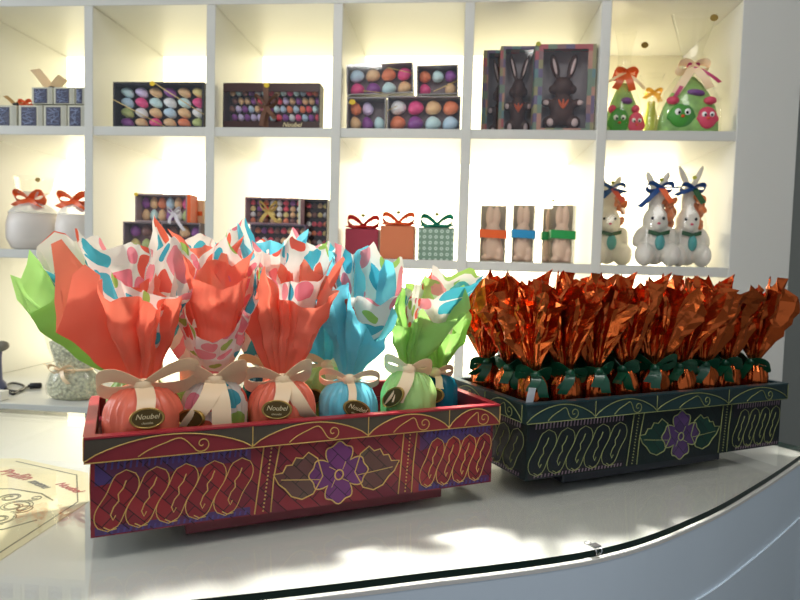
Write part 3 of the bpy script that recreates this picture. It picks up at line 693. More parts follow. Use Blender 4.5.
# ------------------------------------------------------------------ goods on the shelves
TOPZ, LOWZ = ZM+TH/2+.0003, ZL+TH/2+.0003
EGGC = dict(blue=(150, 176, 214), tan=(200, 152, 104), orange=(226, 96, 56), pink=(216, 48, 104), purple=(108, 44, 116), mint=(164, 208, 200), silver=(206, 214, 218), red=(190, 44, 60), olive=(150, 160, 90), lilac=(176, 160, 204), gold=(206, 172, 100), brown=(96, 54, 44))
FOIL = {k: bump(mat('foil_'+k, tuple(min(255, int(q*1.15+34)) for q in v), min(.28, 1), 0), 'noise', 220, .15, .001) for k, v in EGGC.items()}
EGGM = {}
def egg_mesh(col, r, tilt):
    key = (col, tuple(round(q, 4) for q in r), round(tilt, 2))
    if key not in EGGM:
        mb = MB(); R = Matrix.Rotation(tilt, 3, 'Y')
        mb.ell((0, 0, 0), r, FOIL[col], 14, 9, R)
        # egg taper towards one end
        for i, v in enumerate(mb.v):
            q = R.inverted()@v; f = 1-.22*q.z/r[2]; mb.v[i] = R@Vector((q.x*f, q.y*f, q.z))
        EGGM[key] = mb
        o = mb.build('foil_chocolate_egg'); EGGM[key] = o; return o, True
    return EGGM[key], False
def put_egg(col, r, tilt, loc, label, group, name='foil_chocolate_egg', cat='chocolate egg'):
    o, new = egg_mesh(col, r, tilt)
    if not new: o = o.copy(); COL.objects.link(o)
    o.name = name; o.location = loc; return tag(o, label, cat, group)
KRAFT = mat('box_black', (22, 16, 24), .4); CHOC = mat('box_brown', (60, 32, 28), .35); GREYB = mat('box_grey', (140, 122, 124), .5); PURPB = mat('box_plum', (178, 138, 144), .5)
CORD = mat('gold_cord', (214, 186, 124), .4, .3); YEL = mat('yellow_sticker', (224, 190, 40), .5)
def egg_box(name, label, x0, x1, z0, z1, Y, dep, rows, desc, group, m_in, m_edge=None, ry=0, rim=.004, fill=.88, tilt=0, stagger=0, noun='foil egg', window=True, jit=.2, seed=1, shelfz=None, ball=False):
    """open fronted clear box; rows: colours of its eggs, top row first"""
    W, H = x1-x0, z1-z0; rng = random.Random(seed)
    root = thing(name, label, 'gift box', ((x0+x1)/2, Y, z0), 0, None, ry)
    e = m_edge or m_in
    MB().box((0, dep-.002, H/2), (W, .004, H), m_in).build('back_card', root)
    f = MB(); f.box((-W/2+rim/2, dep/2-.002, H/2), (rim, dep-.004, H), e); f.box((W/2-rim/2, dep/2-.002, H/2), (rim, dep-.004, H), e)
    f.box((0, dep/2-.002, rim/2), (W-2*rim, dep-.004, rim), e); f.box((0, dep/2-.002, H-rim/2), (W-2*rim, dep-.004, rim), e); f.build('box_frame', root)
    if window: MB().box((0, -.0006, H/2), (W-.0004, .0006, H-.0004), ACET).build('clear_window', root)
    M = Matrix.Translation(root.location)@Matrix.Rotation(ry, 4, 'Y')
    nr = len(rows); ch = (H-2*rim)/nr
    for j, row in enumerate(rows):
        n = len(row); cw = (W-2*rim)/(n+(stagger if nr > 1 else 0))
        for i, c in enumerate(row):
            if c is None: continue
            cx = -W/2+rim+cw*(i+.5+(stagger if j % 2 else 0)); cz = H-rim-ch*(j+.5)
            r = (cw*.5*fill, min(cw, ch, dep-.006)*.45*fill, ch*.5*fill)
            if ball: q = min(cw, ch)*.5*.96; r = (q, q*.9, q)
            k = 1/math.sqrt(1+.5*abs(sin(tilt))) if tilt else 1
            yy = max(.0012+r[1], dep-.004-r[1])
            put_egg(c, (r[0]*k, r[1], r[2]*k), tilt, M@Vector((cx, yy, cz)), f'{c} {noun}, {ORD[i+1]} in row {ORD[j+1]} of {desc}', group)
    return root, M, W, H
def strip_on(root, pts, w, m, name='cord', wd=None):
    mb = MB(); mb.tube(pts, w, m, 5); return mb.build(name, root)
def mini_bow(parent, c, m, s=.03, w=.012, name='bow', tails=True, up=.3, seed=0, ends=None):
    """small ribbon bow centred at c, facing -y"""
    c = Vector(c); mb = MB(); mb.ell(c, (s*.2, s*.16, s*.2), m, 10, 6); k = mb.build(name, parent)
    for sg in (-1, 1):
        pts = []; W = []; n = 14
        for i in range(n+1):
            a = 2*PI*i/n; t = (1-cos(a))/2; h = s*.42*sin(a)*t**.4
            pts.append(c+Vector((sg*s*t, -.004-.3*h, h*.9+up*s*t))); W.append(Vector((.1, -.7, .6)))
        q = MB(); q.ribbon(pts, W, w, m); q.build('loop', k)
        if tails:
            ex, ez = (ends[0 if sg < 0 else 1] if ends else (sg*s*.8, -s*1.1)); pts = [c+Vector((ex*t, -.004-.012*sin(PI*t*.8), ez*t)) for t in [i/8 for i in range(9)]]
            q = MB(); q.ribbon(pts, Vector((1, -.1, .3*sg)), w, m); q.build('tail', k)
    return k
def disc(parent, c, r, m, name='sticker', ry=.0):
    mb = MB(); c = Vector(c); mb.prism([(r*cos(2*PI*i/18), r*.85*sin(2*PI*i/18)) for i in range(18)], lambda a, b, o: c+Vector((a, -o, b)), .0012, m); return mb.build(name, parent)
Yf = 1.745
def bx(u0, u1, v, Y=Yf): return at(u0, v, Y).x, at(u1, v, Y).x
def zt(u, v, Y=Yf): return at(u, v, Y).z

# --- niche 1 (left edge, top): clear boxes with blue patterned cards
BLUECARD = mat('blue_card', (56, 58, 84), .5); BLUELT = mat('pale_blue_print', (136, 148, 180), .5); CREAMBOX = mat('cream_box', (196, 194, 176), .55); ORANGE = mat('orange_satin', (232, 96, 34), .35, sheen=.2); NAVY = mat('navy_knot', (30, 34, 40), .5)
def blue_box(u0, u1, v0, z0, label, seed):
    x0, x1 = bx(u0, u1, v0); z1 = zt((u0+u1)/2, v0); W, H = x1-x0, z1-z0; rng = random.Random(seed)
    r = thing('favour_box', label, 'gift box', ((x0+x1)/2, Yf, z0), 0, 'blue and cream favour boxes')
    MB().box((0, .032, H/2), (W, .06, H), CREAMBOX, bev=.001).build('box_body', r)
    cw = W*.62; m = MB(); m.box((-W*.07, .0015, H*.48), (cw, .0016, H*.86), BLUECARD)
    for k in range(3):
        pts = [(-W*.07+cw*(rng.uniform(-.42, .42)), .0004, H*(.12+.72*t/5)) for t in range(6)]; m.tube(pts, .0012, BLUELT, 4)
    for k in range(3):
        zz = H*(.2+.26*k); m.tube([(-W*.07+cw*(-.4+.2*t), .0004, zz+.004*rng.uniform(-1, 1)) for t in range(5)], .001, BLUELT, 4)
    m.build('patterned_card', r); MB().box((W/2-W*.1, .0006, H/2), (W*.16, .001, H*.96), ACET).build('clear_corner', r); return r
bt = zt(40, 104)
hb = bt-TOPZ
for i, (a, b) in enumerate(((-12, 16), (18, 42), (43, 66), (67, 85))):
    blue_box(a, b, 105, TOPZ, ('favour box with yellow dot at the bottom left of the blue card boxes', 'favour box under the orange bow, bottom row of the blue card boxes', 'favour box third in the bottom row of the blue card boxes', 'favour box at the right end of the bottom blue card row')[i], i)
for i, (a, b) in enumerate(((31, 52), (53, 74), (75, 84))):
    blue_box(a, b, 87, bt+.0005, ('upper favour box under the tall cream ribbon', 'upper favour box in the middle of the top blue card row', 'upper favour box beside the first white divider')[i], 7+i)
def loose_bow(name, label, p, m, s, w, up=1.2, knot=NAVY):
    r = thing(name, label, 'ribbon bow', p); mb = MB(); mb.ell((0, 0, .005), (.011, .008, .005), knot, 10, 6); mb.build('knot', r)
    for sg, L in ((-1, 1.5), (1, .9)):
        pts = [(sg*s*(.15+L*.55*t), 0, .006+s*(L*up*.62*t-.15*t*t)) for t in [i/6 for i in range(7)]]
        q = MB(); q.ribbon(pts, Vector((.45, .75, -.35*sg)), w, m); q.build('ribbon_tail', r)
    return r
loose_bow('ribbon_bow', 'cream ribbon bow standing up on the upper blue favour boxes', (at(52, 86, Yf+.03).x, Yf+.03, zt(42, 87)+.001), CREAM, .055, .030)
loose_bow('ribbon_bow', 'brown and cream ribbon bow on the lower left favour boxes', (at(16, 101, Yf+.03).x, Yf+.03, bt+.001), mat('tan_satin', (196, 158, 104), .4), .035, .012, .9)
o = thing('ribbon_bow', 'flat orange ribbon bow on the lower left favour boxes', 'ribbon bow', (at(26, 104, Yf+.01).x, Yf+.012, bt+.003))
mini_bow(o, (0, 0, .002), ORANGE, .022, .012, 'knot', False, 0)

# --- niche 2 top: black box, four rows of six eggs, gold cord
x0, x1 = bx(113, 204, 100)
r, M, W, H = egg_box('egg_gift_box', 'black gift box of foil eggs with gold cord and yellow sticker, second niche', x0, x1, TOPZ, zt(160, 82), Yf, .05,
    [['mint', 'lilac', 'tan', 'purple', 'tan', 'gold'], ['blue', 'pink', 'mint', 'silver', 'mint', 'pink'], ['olive', 'silver', 'tan', 'blue', 'tan', 'silver'], ['purple', 'tan', 'pink', 'tan', 'orange', 'olive']], 'the black corded box', 'foil eggs in the black corded box', KRAFT, tilt=.42, fill=1.02, rim=.006)
strip_on(r, [(-W/2, -.0022, H*.62), (W*.1, -.0022, .0)], .0013, CORD); strip_on(r, [(-W*.06, -.0022, H), (W/2, -.0022, H*.30)], .0013, CORD); disc(r, (-W*.06, -.0022, H*.96), .008, YEL)

# --- niche 3 top: brown box with bow and lettering
x0, x1 = bx(223, 320, 100); cs = list(EGGC)
rng = random.Random(3); pal = ['blue', 'pink', 'purple', 'tan', 'orange', 'silver', 'lilac', 'red', 'brown', 'mint', 'tan', 'purple']
rows = [[rng.choice(pal) for _ in range(14)] for _ in range(5)]
r, M, W, H = egg_box('egg_gift_box', 'dark brown gift box with brown bow and gold lettering, third niche', x0, x1, TOPZ, zt(270, 83), Yf, .05, rows, 'the brown bowed box', 'small foil eggs in the brown bowed box', CHOC, tilt=-.45, fill=1.0, rim=.004, stagger=.4)
fl = MB(); fl.box((0, -.0022, H*.90), (W*.98, .0016, H*.19), CHOC); fl.box((0, -.0022, H*.085), (W*.98, .0016, H*.15), CHOC); fl.build('printed_flap', r)
BRN = mat('brown_satin', (104, 66, 44), .38, sheen=.2)
q = MB(); q.ribbon([(-.016, -.0036, H*.98), (-.012, -.0042, H*.5), (-.014, -.0036, H*.02)], (1, 0, 0), .016, BRN); q.build('ribbon_band', r)
mini_bow(r, (-.010, -.008, H*.46), BRN, .034, .013, 'bow', True, .75, ends=((-.012, -.055), (.028, -.035))); disc(r, (-.012, -.0046, H*.94), .008, YEL)
text_mesh('Noubel', .018, GOLDLT, r, lambda X, Y_, o: Vector((W*.22+X, -.0031-o, H*.085+Y_)), .3, .0003)['label'] = 'gold slanted lettering'

# --- niche 4 top: four clear boxes of large eggs, two on two
hb4 = zt(420, 96)
def clear_box(u0, u1, v, z0, rows, label, desc, ry=0, seed=1, dep=.05, tilt=-.3):
    x0, x1 = bx(u0, u1, v); return egg_box('egg_gift_box', label, x0, x1, z0, zt((u0+u1)/2, v), Yf, dep, rows, desc, 'large foil eggs in clear boxes', GREYB, mat('silver_edge', (150, 146, 146), .4, .2), ry, .003, .98, tilt, seed=seed)
r, M, W, H = clear_box(347, 386, 97, TOPZ, [['orange', 'lilac', None], ['tan', 'purple', 'mint']], 'small clear egg box with yellow sticker, lower left of the four stacked', 'the lower left clear box')
disc(r, (-W*.36, -.002, H*.84), .009, YEL)
r, M, W, H = clear_box(387.5, 461, 96, TOPZ, [['silver', 'pink', 'tan', 'orange'], ['orange', 'purple', 'mint', 'blue']], 'clear box of eight eggs, lower right of the four stacked', 'the lower right clear box')
strip_on(r, [(-W/2, -.002, H*.55), (-W*.36, -.002, H*.7)], .001, CORD)
r, M, W, H = clear_box(347.5, 414, 63.5, hb4+.0055, [['blue', 'tan', 'orange', 'pink'], ['pink', 'purple', 'mint', 'tan']], 'tilted clear box of eight eggs, upper left of the four stacked', 'the tilted upper left clear box', -.045)
strip_on(r, [(W*.12, -.002, H*.85), (W/2, -.002, H*.62)], .001, CORD); strip_on(r, [(-W*.25, -.002, H*.12), (W*.05, -.002, H*.02)], .001, CORD)
r, M, W, H = clear_box(417.5, 459, 65, hb4+.0045, [['orange', 'mint', 'purple'], ['pink', None, 'tan']], 'clear box with slanted gold cord, upper right of the four stacked', 'the upper right clear box', -.03)
strip_on(r, [(-.01, -.002, H*.1), (W/2, -.002, H*.45)], .0012, CORD)

# --- niche 5 top: three patchwork boxes with chocolate rabbits
def patchwork():
    m = mat('patchwork_card', (120, 110, 110), .6); nt = m.node_tree; b = nt.nodes['Principled BSDF']; L = nt.links
    tc = nt.nodes.new('ShaderNodeTexCoord'); mp = nt.nodes.new('ShaderNodeMapping'); mp.inputs['Scale'].default_value = (42, 42, 42); L.new(tc.outputs['Object'], mp.inputs[0])
    sn = nt.nodes.new('ShaderNodeVectorMath'); sn.operation = 'FLOOR'; L.new(mp.outputs[0], sn.inputs[0])
    wn = nt.nodes.new('ShaderNodeTexWhiteNoise'); L.new(sn.outputs[0], wn.inputs['Vector'])
    r = nt.nodes.new('ShaderNodeValToRGB'); r.color_ramp.interpolation = 'CONSTANT'; e = r.color_ramp.elements
    cs = [(168, 92, 98), (112, 128, 114), (142, 138, 106), (104, 94, 122), (172, 130, 116), (98, 128, 132), (132, 104, 108)]
    e[0].color = lin(cs[0]); e[1].position = 1/7; e[1].color = lin(cs[1])
    for i in range(2, 7): e.new(i/7).color = lin(cs[i])
    L.new(wn.outputs['Value'], r.inputs[0]); L.new(r.outputs[0], b.inputs['Base Color']); return m
PATCH = patchwork(); PINKW = mat('pale_pink', (226, 200, 196), .5); CHOCB = mat('dark_chocolate', (72, 40, 30), .55); CARROT = mat('carrot_orange', (214, 88, 30), .5)
def figure(parts, m, name, parent, vox=.0035, smooth=4):
    mb = MB()
    for c, r, *rot in parts:
        R = Matrix.Rotation(rot[0], 3, 'Y') if rot else None
        mb.ell(c, r, m, 18, 12, R)
    o = mb.build(name, parent); md = o.modifiers.new('remesh', 'REMESH'); md.mode = 'VOXEL'; md.voxel_size = vox; md.use_smooth_shade = True
    ms = o.modifiers.new('smooth', 'SMOOTH'); ms.iterations = smooth; ms.factor = .5; return o
def rabbit_box(u0, u1, v, Y, label, rlabel, dep=.06, sticker=False):
    x0, x1 = bx(u0, u1, v, Y); z0 = TOPZ; z1 = zt((u0+u1)/2, v, Y); W, H = x1-x0, z1-z0
    r = thing('rabbit_gift_box', label, 'gift box', ((x0+x1)/2, Y, z0), 0, 'patchwork rabbit boxes')
    fw = W*.13; f = MB()
    for c, d in (((-W/2+fw/2, .001, H/2), (fw, .002, H)), ((W/2-fw/2, .001, H/2), (fw, .002, H)), ((0, .001, H-fw*.3), (W-2*fw, .002, fw*.6)), ((0, .001, fw*.2), (W-2*fw, .002, fw*.4)),
                 ((-W/2+.001, dep/2, H/2), (.002, dep-.004, H)), ((W/2-.001, dep/2, H/2), (.002, dep-.004, H)), ((0, dep/2, H-.001), (W-.004, dep-.004, .002)), ((0, dep/2, .001), (W-.004, dep-.004, .002))): f.box(c, d, PATCH)
    f.build('patchwork_frame', r); MB().box((0, dep-.001, H/2), (W, .002, H), mat('box_inside', (176, 166, 168), .7)).build('back_card', r)
    MB().box((0, .0026, H/2), (W-.006, .0006, H-.006), ACET).build('clear_window', r)
    if sticker: disc(r, (-W*.46, -.001, H*1.0), .007, mat('olive_sticker', (170, 170, 50), .5))
    s = (W-2*fw)/.112; hh = (H-fw)/.205
    y0 = dep*.5; P = lambda x, z: Vector((x*s, y0, fw*.4+z*hh)); Q = lambda a, b, c: (a*s, min(b, dep*.36), c*hh)
    b = thing('chocolate_rabbit', rlabel, 'chocolate rabbit', r.location, 0, 'chocolate rabbits in patchwork boxes')
    figure([(P(0, .055), Q(.032, .02, .045)), (P(0, .115), Q(.027, .02, .026)), (P(-.022, .168), Q(.011, .01, .034), -.25), (P(.022, .168), Q(.011, .01, .034), .25), (P(-.036, .072), Q(.018, .014, .011), .2), (P(.036, .072), Q(.018, .014, .011), -.2),
            (P(-.030, .020), Q(.019, .018, .019)), (P(.030, .020), Q(.019, .018, .019)), (P(-.024, .108), Q(.012, .012, .012)), (P(.024, .108), Q(.012, .012, .012))], CHOCB, 'rabbit_body', b, .0028, 2)
    yf = y0-min(.018, dep*.33)
    m = MB()
    for sg in (-1, 1):
        m.ell(P(sg*.023, .166)+Vector((0, -.0085, 0)), Q(.0042, .003, .022), PINKW, 10, 8, Matrix.Rotation(sg*.25, 3, 'Y'))
        m.ell(P(sg*.043, .071)+Vector((0, -.011, 0)), Q(.009, .004, .007), PINKW, 10, 8); m.ell(P(sg*.031, .018)+Vector((0, -.0145, 0)), Q(.009, .005, .011), PINKW, 10, 8)
    m.build('pale_markings', b)['label'] = 'pale pink inner ears, paws and soles'
    m = MB()
    for a in (-.5, 0, .5): m.ell(P(.012*sin(a)*1.2, .062+.004*cos(a))+Vector((0, -.019, 0)), (.0035, .003, .014), CARROT, 8, 6, Matrix.Rotation(a, 3, 'Y'))
    m.build('carrot', b)['label'] = 'orange carrot shape on its belly'; return r
rabbit_box(536, 597, 44, Yf, 'patchwork box with chocolate rabbit, front right of the three', 'dark chocolate rabbit in the front right patchwork box', sticker=True)
rabbit_box(501, 541, 46, Yf+.066, 'patchwork box with chocolate rabbit, middle of the three', 'dark chocolate rabbit in the middle patchwork box')
rabbit_box(484, 524, 50, Yf+.132, 'patchwork box with chocolate rabbit, hindmost left of the three', 'dark chocolate rabbit in the hindmost left patchwork box')

# --- niche 6 top: cellophane bags with green and pink figures
GRASS = bump(vary(mat('green_gift_paper', (150, 196, 110), .5), .3, 30), 'noise', 60, .6, .004); FGREEN = mat('figure_green', (70, 150, 54), .45); FPINK = mat('figure_pink', (214, 72, 100), .45); EYEW = mat('eye_white', (240, 240, 236), .3); EYEB = mat('eye_black', (20, 18, 18), .2)
GSEAL = mat('gold_sticker', (150, 124, 60), .35, .6); PURPLE = mat('purple_foil', (130, 80, 150), .4, .2); PINKR = mat('magenta_satin', (196, 60, 110), .4)
def cello(u0, u1, vtie, vtop, Y, label, bows, figs, seals, name='cellophane_bag', dep=.075, neck=.012, bodym=GRASS, topw=1.6, egg=True):
    a, b = bx(u0, u1, 128, Y); W = b-a; zt_ = zt((u0+u1)/2, vtie, Y)-TOPZ; zz = zt((u0+u1)/2, vtop, Y)-TOPZ
    r = thing(name, label, 'gift bag', ((a+b)/2, Y+dep/2, TOPZ), 0, None); sy = dep/W
    rng = random.Random(int(u0)); ph = rng.uniform(0, 6)
    body = [(W*.45, .0), (W*.49, .006), (W*.475, zt_*.26), (W*.42, zt_*.46), (W*.32, zt_*.64), (W*.19, zt_*.82), (neck, zt_*.94)]
    MB().lathe([(q*.94, z*.92+.001) for q, z in body], bodym, 32, sy=sy, fn=lambda t, k: 1+.03*sin(9*t+ph+4*k)).build('filled_body', r)
    MB().lathe([(W*.46, .0005), (W*.5, .006), (W*.5, zt_*.30), (W*.475, zt_*.46), (W*.40, zt_*.63), (W*.26, zt_*.82), (neck*1.2, zt_), (W*.2*topw, zt_+(zz-zt_)*.45), (W*.34*topw, zz)], CLEAR, 40, sy=sy, caps=False, fn=lambda t, k: 1+(.03+.12*max(0, k-.7))*sin(7*t+ph+3*k)).build('clear_bag', r)
    for (fx, fz, fw, fh, fm) in figs:
        yb = -dep*.5*.95; k = figure([((fx*W, yb*.86, fz*zt_), (fw*W, .010, fh*zt_)), ((fx*W-fw*W*.85, yb*.84, (fz-fh*.1)*zt_), (fw*W*.3, .006, fh*zt_*.3)), ((fx*W+fw*W*.85, yb*.84, (fz-fh*.1)*zt_), (fw*W*.3, .006, fh*zt_*.3))], fm, 'figure', r, .003, 2)
        e = MB()
        for sg in (-1, 1):
            e.ell((fx*W+sg*fw*W*.36, yb*.86-.009, (fz+fh*.25)*zt_), (fw*W*.24, .004, fw*W*.26), EYEW, 10, 8); e.ell((fx*W+sg*fw*W*.30, yb*.86-.0125, (fz+fh*.17)*zt_), (fw*W*.11, .002, fw*W*.13), EYEB, 8, 6)
        e.build('eye', k); m = MB(); m.ell((fx*W, yb*.86-.0105, (fz-fh*.1)*zt_), (fw*W*.16, .003, fw*W*.12), CARROT, 8, 6); m.build('beak', k)
    if egg:
        MB().ell((W*.05, -dep*.30, zt_*.60), (W*.14, .010, zt_*.05), PURPLE, 14, 8, Matrix.Rotation(.12, 3, 'Y')).build('wrapped_sweet', r)['label'] = 'purple wrapped sweet'
        for q in (-.30, .26): MB().ell((W*q, -dep*.34, zt_*.48), (W*.1, .010, zt_*.06), FPINK, 12, 8).build('wrapped_sweet', r)['label'] = 'pink wrapped sweet'
    for bm, s, w, up, ends in bows: mini_bow(r, (0, -neck*.8-.004, zt_), bm, s, w, 'bow', True, up, ends=ends)
    for (sx, sz) in seals: disc(r, (sx, -dep*.28, sz), .0105, GSEAL, 'gold_sticker')
    return r
z6 = lambda u, v: zt(u, v, Yf)-TOPZ
cello(660, 727, 63, 8, Yf, 'large cellophane bag with cream bow and green and pink figures, right', [(CREAM, .042, .022, -.1, ((-.045, -.075), (.045, -.06))), (PINKR, .016, .010, 0, ((-.055, -.10), (.070, -.045)))],
      [(-.17, .25, .20, .18, FGREEN), (.21, .22, .16, .165, FPINK)], [(.045, z6(712, 15))], neck=.011, dep=.085, topw=1.0)
cello(604, 646, 70, 22, 1.90, 'cellophane bag with orange bow, left against the white divider', [(ORANGE, .035, .020, -.2, ((-.03, -.05), (.02, -.055))), (CREAM, .030, .010, .2, ((-.05, -.03), (.055, -.05)))],
      [(-.14, .30, .25, .20, FGREEN), (.27, .27, .20, .17, FPINK)], [(.050, zt(648, 43, 1.9)-TOPZ)], dep=.08, topw=.8)
cello(641, 664, 92, 72, 2.03, 'small yellow cellophane bag with orange bow, between the two large bags', [(mat('yellow_satin', (236, 178, 70), .4), .026, .014, .1, ((-.03, -.02), (.02, -.03)))], [], [], dep=.05, bodym=mat('olive_paper', (160, 170, 60), .5), egg=False)

# --- niche 1 lower: white wrapped pots with orange bows
FROST = film('frosted_film', (255, 255, 255), .05, .3, .45, (236, 236, 236)); PALEW = mat('white_sweet', (222, 214, 206), .5)
for (u0, u1, vt, lab) in ((-8, 42, 196, 'white frosted pot with orange bow at the left edge of the photo'), (45, 85, 198, 'white frosted pot with orange bow beside the first divider')):
    a, b = bx(u0, u1, 220); W = b-a; h = zt((u0+u1)/2, vt)-LOWZ; r = thing('frosted_pot', lab, 'gift pot', ((a+b)/2, Yf+W/2, LOWZ), 0, None)
    MB().lathe([(W*.34, 0), (W*.40, .004), (W*.49, h*.22), (W*.49, h*.5), (W*.44, h*.70)], PALEW, 36).build('pot_body', r)
    MB().lathe([(W*.445, h*.70), (W*.46, h*.715), (W*.45, h*.73), (W*.36, h*.82), (W*.16, h*.93), (W*.10, h*.97)], FROST, 36, fn=lambda t, k: 1+.03*k*sin(11*t)).build('film_cover', r)
    MB().lathe([(W*.10, h*.96), (W*.2, h*1.06), (W*.26, h*1.12)], FROST, 36, fn=lambda t, k: 1+.15*k*sin(7*t), caps=False).build('film_frill', r)
    mini_bow(r, (0, -W*.12, h*.97), ORANGE, .050, .026, 'bow', True, .2, ends=((-.045, -.02), (.04, -.03)))
    MB().tube([(.004, -W*.1, h*.99), (.006, -W*.1, h*1.10)], .0022, NAVY).build('twist_tie', r)
    if u0 < 0: disc(r, (W*.14, -W*.1, h*1.36), .008, GSEAL, 'round_sticker'); MB().lathe([(W*.24, h*1.10), (W*.3, h*1.2), (W*.34, h*1.42)], CLEAR, 28, caps=False, fn=lambda t, k: 1+.1*sin(5*t)).build('clear_bag_top', r)

# --- niche 2 lower: egg boxes
zb = zt(150, 222)
x0, x1 = bx(135, 187, 210)
r, M, W, H = egg_box('egg_gift_box', 'plum box of two egg rows with pale bow and orange side, lower second niche', x0, x1, zb+.0006, zt(160, 194), Yf, .05, [['purple', 'tan', 'orange', 'blue', 'tan', 'pink'], ['tan', 'mint', 'tan', 'purple', 'silver', 'olive']], 'the plum orange sided box', 'foil eggs in the plum box', PURPB, mat('plum_edge', (176, 152, 150), .5), fill=.98)
MB().box((W/2+.0055, .024, H/2), (.010, .05, H), ORANGE).build('orange_end', r); disc(r, (-W*.47, -.002, H*.97), .006, YEL)
mini_bow(r, (W*.28, -.007, H*.32), mat('pale_satin', (214, 206, 212), .4), .02, .010, 'bow', True, .6, ends=((-.01, -.03), (.035, -.05)))
x0, x1 = bx(123, 160, 230); egg_box('egg_gift_box', 'low dark egg box with yellow egg, under the plum box on its left', x0, x1, LOWZ, zb, Yf, .05, [['purple', 'brown', 'tan'], ['gold', 'olive', 'silver']], 'the low left dark box', 'foil eggs in the low dark boxes', PURPB, GREYB, seed=4)
x0, x1 = bx(161, 200, 230); egg_box('egg_gift_box', 'low dark egg box under the plum box on its right', x0, x1, LOWZ, zb, Yf, .05, [['brown', 'tan', 'purple'], ['mint', 'red', 'tan']], 'the low right dark box', 'foil eggs in the low dark boxes', GREYB, seed=5)
a, b = bx(191, 203, 210, Yf+.06); k = thing('gift_box', 'pale peach box behind the plum egg box', 'gift box', ((a+b)/2, Yf+.06, LOWZ)); hh = zt(197, 200, Yf+.06)-LOWZ
MB().box((0, .025, hh/2), (b-a, .05, hh), mat('peach_box', (232, 190, 150), .6), bev=.001).build('box_body', k); MB().box((0, -.0004, hh*.75), (b-a-.004, .0008, hh*.08), ORANGE).build('printed_band', k)

# --- niche 3 lower: boxes of round foil chocolates
pal = ['red', 'gold', 'silver', 'brown', 'orange', 'purple', 'tan', 'red']; rng = random.Random(9)
def balls(n, m): return [[rng.choice(pal) for _ in range(m)] for _ in range(n)]
zb3 = zt(275, 224)
x0, x1 = bx(245, 301, 210); r, M, W, H = egg_box('chocolate_gift_box', 'box of round foil chocolates with gold bow, upper in lower third niche', x0, x1, zb3+.0006, zt(272, 197.5), Yf, .045, balls(4, 8), 'the gold bowed box', 'round chocolates in the gold bowed box', CHOC, PURPB, noun='foil ball', ball=True, rim=.003)
mini_bow(r, (-.01, -.007, H*.45), mat('gold_satin', (200, 168, 96), .35, .2), .026, .011, 'bow', True, .9, ends=((-.02, -.03), (.03, -.03))); MB().box((W/2-.004, -.0016, H/2), (.006, .0012, H), CREAMBOX).build('pale_edge', r)
x0, x1 = bx(250, 305, 235); egg_box('chocolate_gift_box', 'dark box of round foil chocolates lying beneath the gold bowed box', x0, x1, LOWZ, zb3, Yf, .045, balls(3, 8), 'the box beneath the gold bow', 'round chocolates in the lower box', CHOC, mat('mauve_edge', (120, 100, 120), .5), noun='foil ball', ball=True, rim=.003)
x0, x1 = bx(302.5, 327, 215, Yf+.055); egg_box('chocolate_gift_box', 'upright box of round foil chocolates against the divider', x0, x1, LOWZ, zt(315, 199, Yf+.055), Yf+.055, .045, balls(6, 4), 'the upright box by the divider', 'round chocolates in the upright box', CHOC, noun='foil ball', ball=True, rim=.003)

# --- niche 4 lower: three gift cubes
def spots(name, base, ring, scale=70):
    m = mat(name, base, .5); nt = m.node_tree; b = nt.nodes['Principled BSDF']; L = nt.links
    tc = nt.nodes.new('ShaderNodeTexCoord'); v = nt.nodes.new('ShaderNodeTexVoronoi'); v.inputs['Scale'].default_value = scale; v.inputs['Randomness'].default_value = 0; L.new(tc.outputs['Object'], v.inputs['Vector'])
    r = nt.nodes.new('ShaderNodeValToRGB'); r.color_ramp.interpolation = 'CONSTANT'; e = r.color_ramp.elements; e[0].color = lin(ring); e[1].position = .36; e[1].color = lin(base)
    q = e.new(.22); q.color = lin((196, 214, 200)) if 'green' in name else lin(ring)
    L.new(v.outputs['Distance'], r.inputs[0]); L.new(r.outputs[0], b.inputs['Base Color']); return m
REDR = mat('red_satin', (206, 44, 40), .35); GRNR = mat('sea_green_satin', (22, 140, 110), .35)
for (u0, u1, vt, m, rb, lab, Y) in ((345, 378, 229, mat('dark_red_gift_paper', (156, 44, 64), .4), REDR, 'dark red gift cube with red bow, left of three', Yf), (380, 414, 226, spots('orange_gift_paper', (206, 116, 74), (222, 150, 108), 60), ORANGE, 'orange gift cube with orange bow, middle of three', Yf),
                                (418, 454, 228, spots('green_gift_paper_dots', (120, 148, 128), (58, 98, 84), 62), GRNR, 'green patterned gift cube with sea green bow, right of three', Yf)):
    a, b = bx(u0, u1, 240, Y); W = b-a; h = zt((u0+u1)/2, vt, Y)-LOWZ; r = thing('gift_cube', lab, 'gift box', ((a+b)/2, Y+W*.45, LOWZ), 0, None)
    MB().box((0, 0, h/2), (W, W*.9, h), m, bev=.002).build('box_body', r); MB().box((0, 0, h+.0006), (W*.99, W*.89, .001), m).build('lid', r)
    mini_bow(r, (0, -W*.1, h+.010), rb, .046, .018, 'bow', True, .35, ends=((-.045, -.004), (.045, -.003)))
    for t in (-.35, .45):
        q = MB(); q.ribbon([(t*.01, -W*.1, h+.008), (t*.03, -W*.1, h+.026), (t*.06, -W*.12, h+.036), (t*.05, -W*.14, h+.02)], (.2, 1, .1), .010, rb); q.build('curled_loop', r)
    disc(r, (.0, -W*.1-.008, h+.04), .006, mat('olive_sticker2', (150, 140, 60), .5))

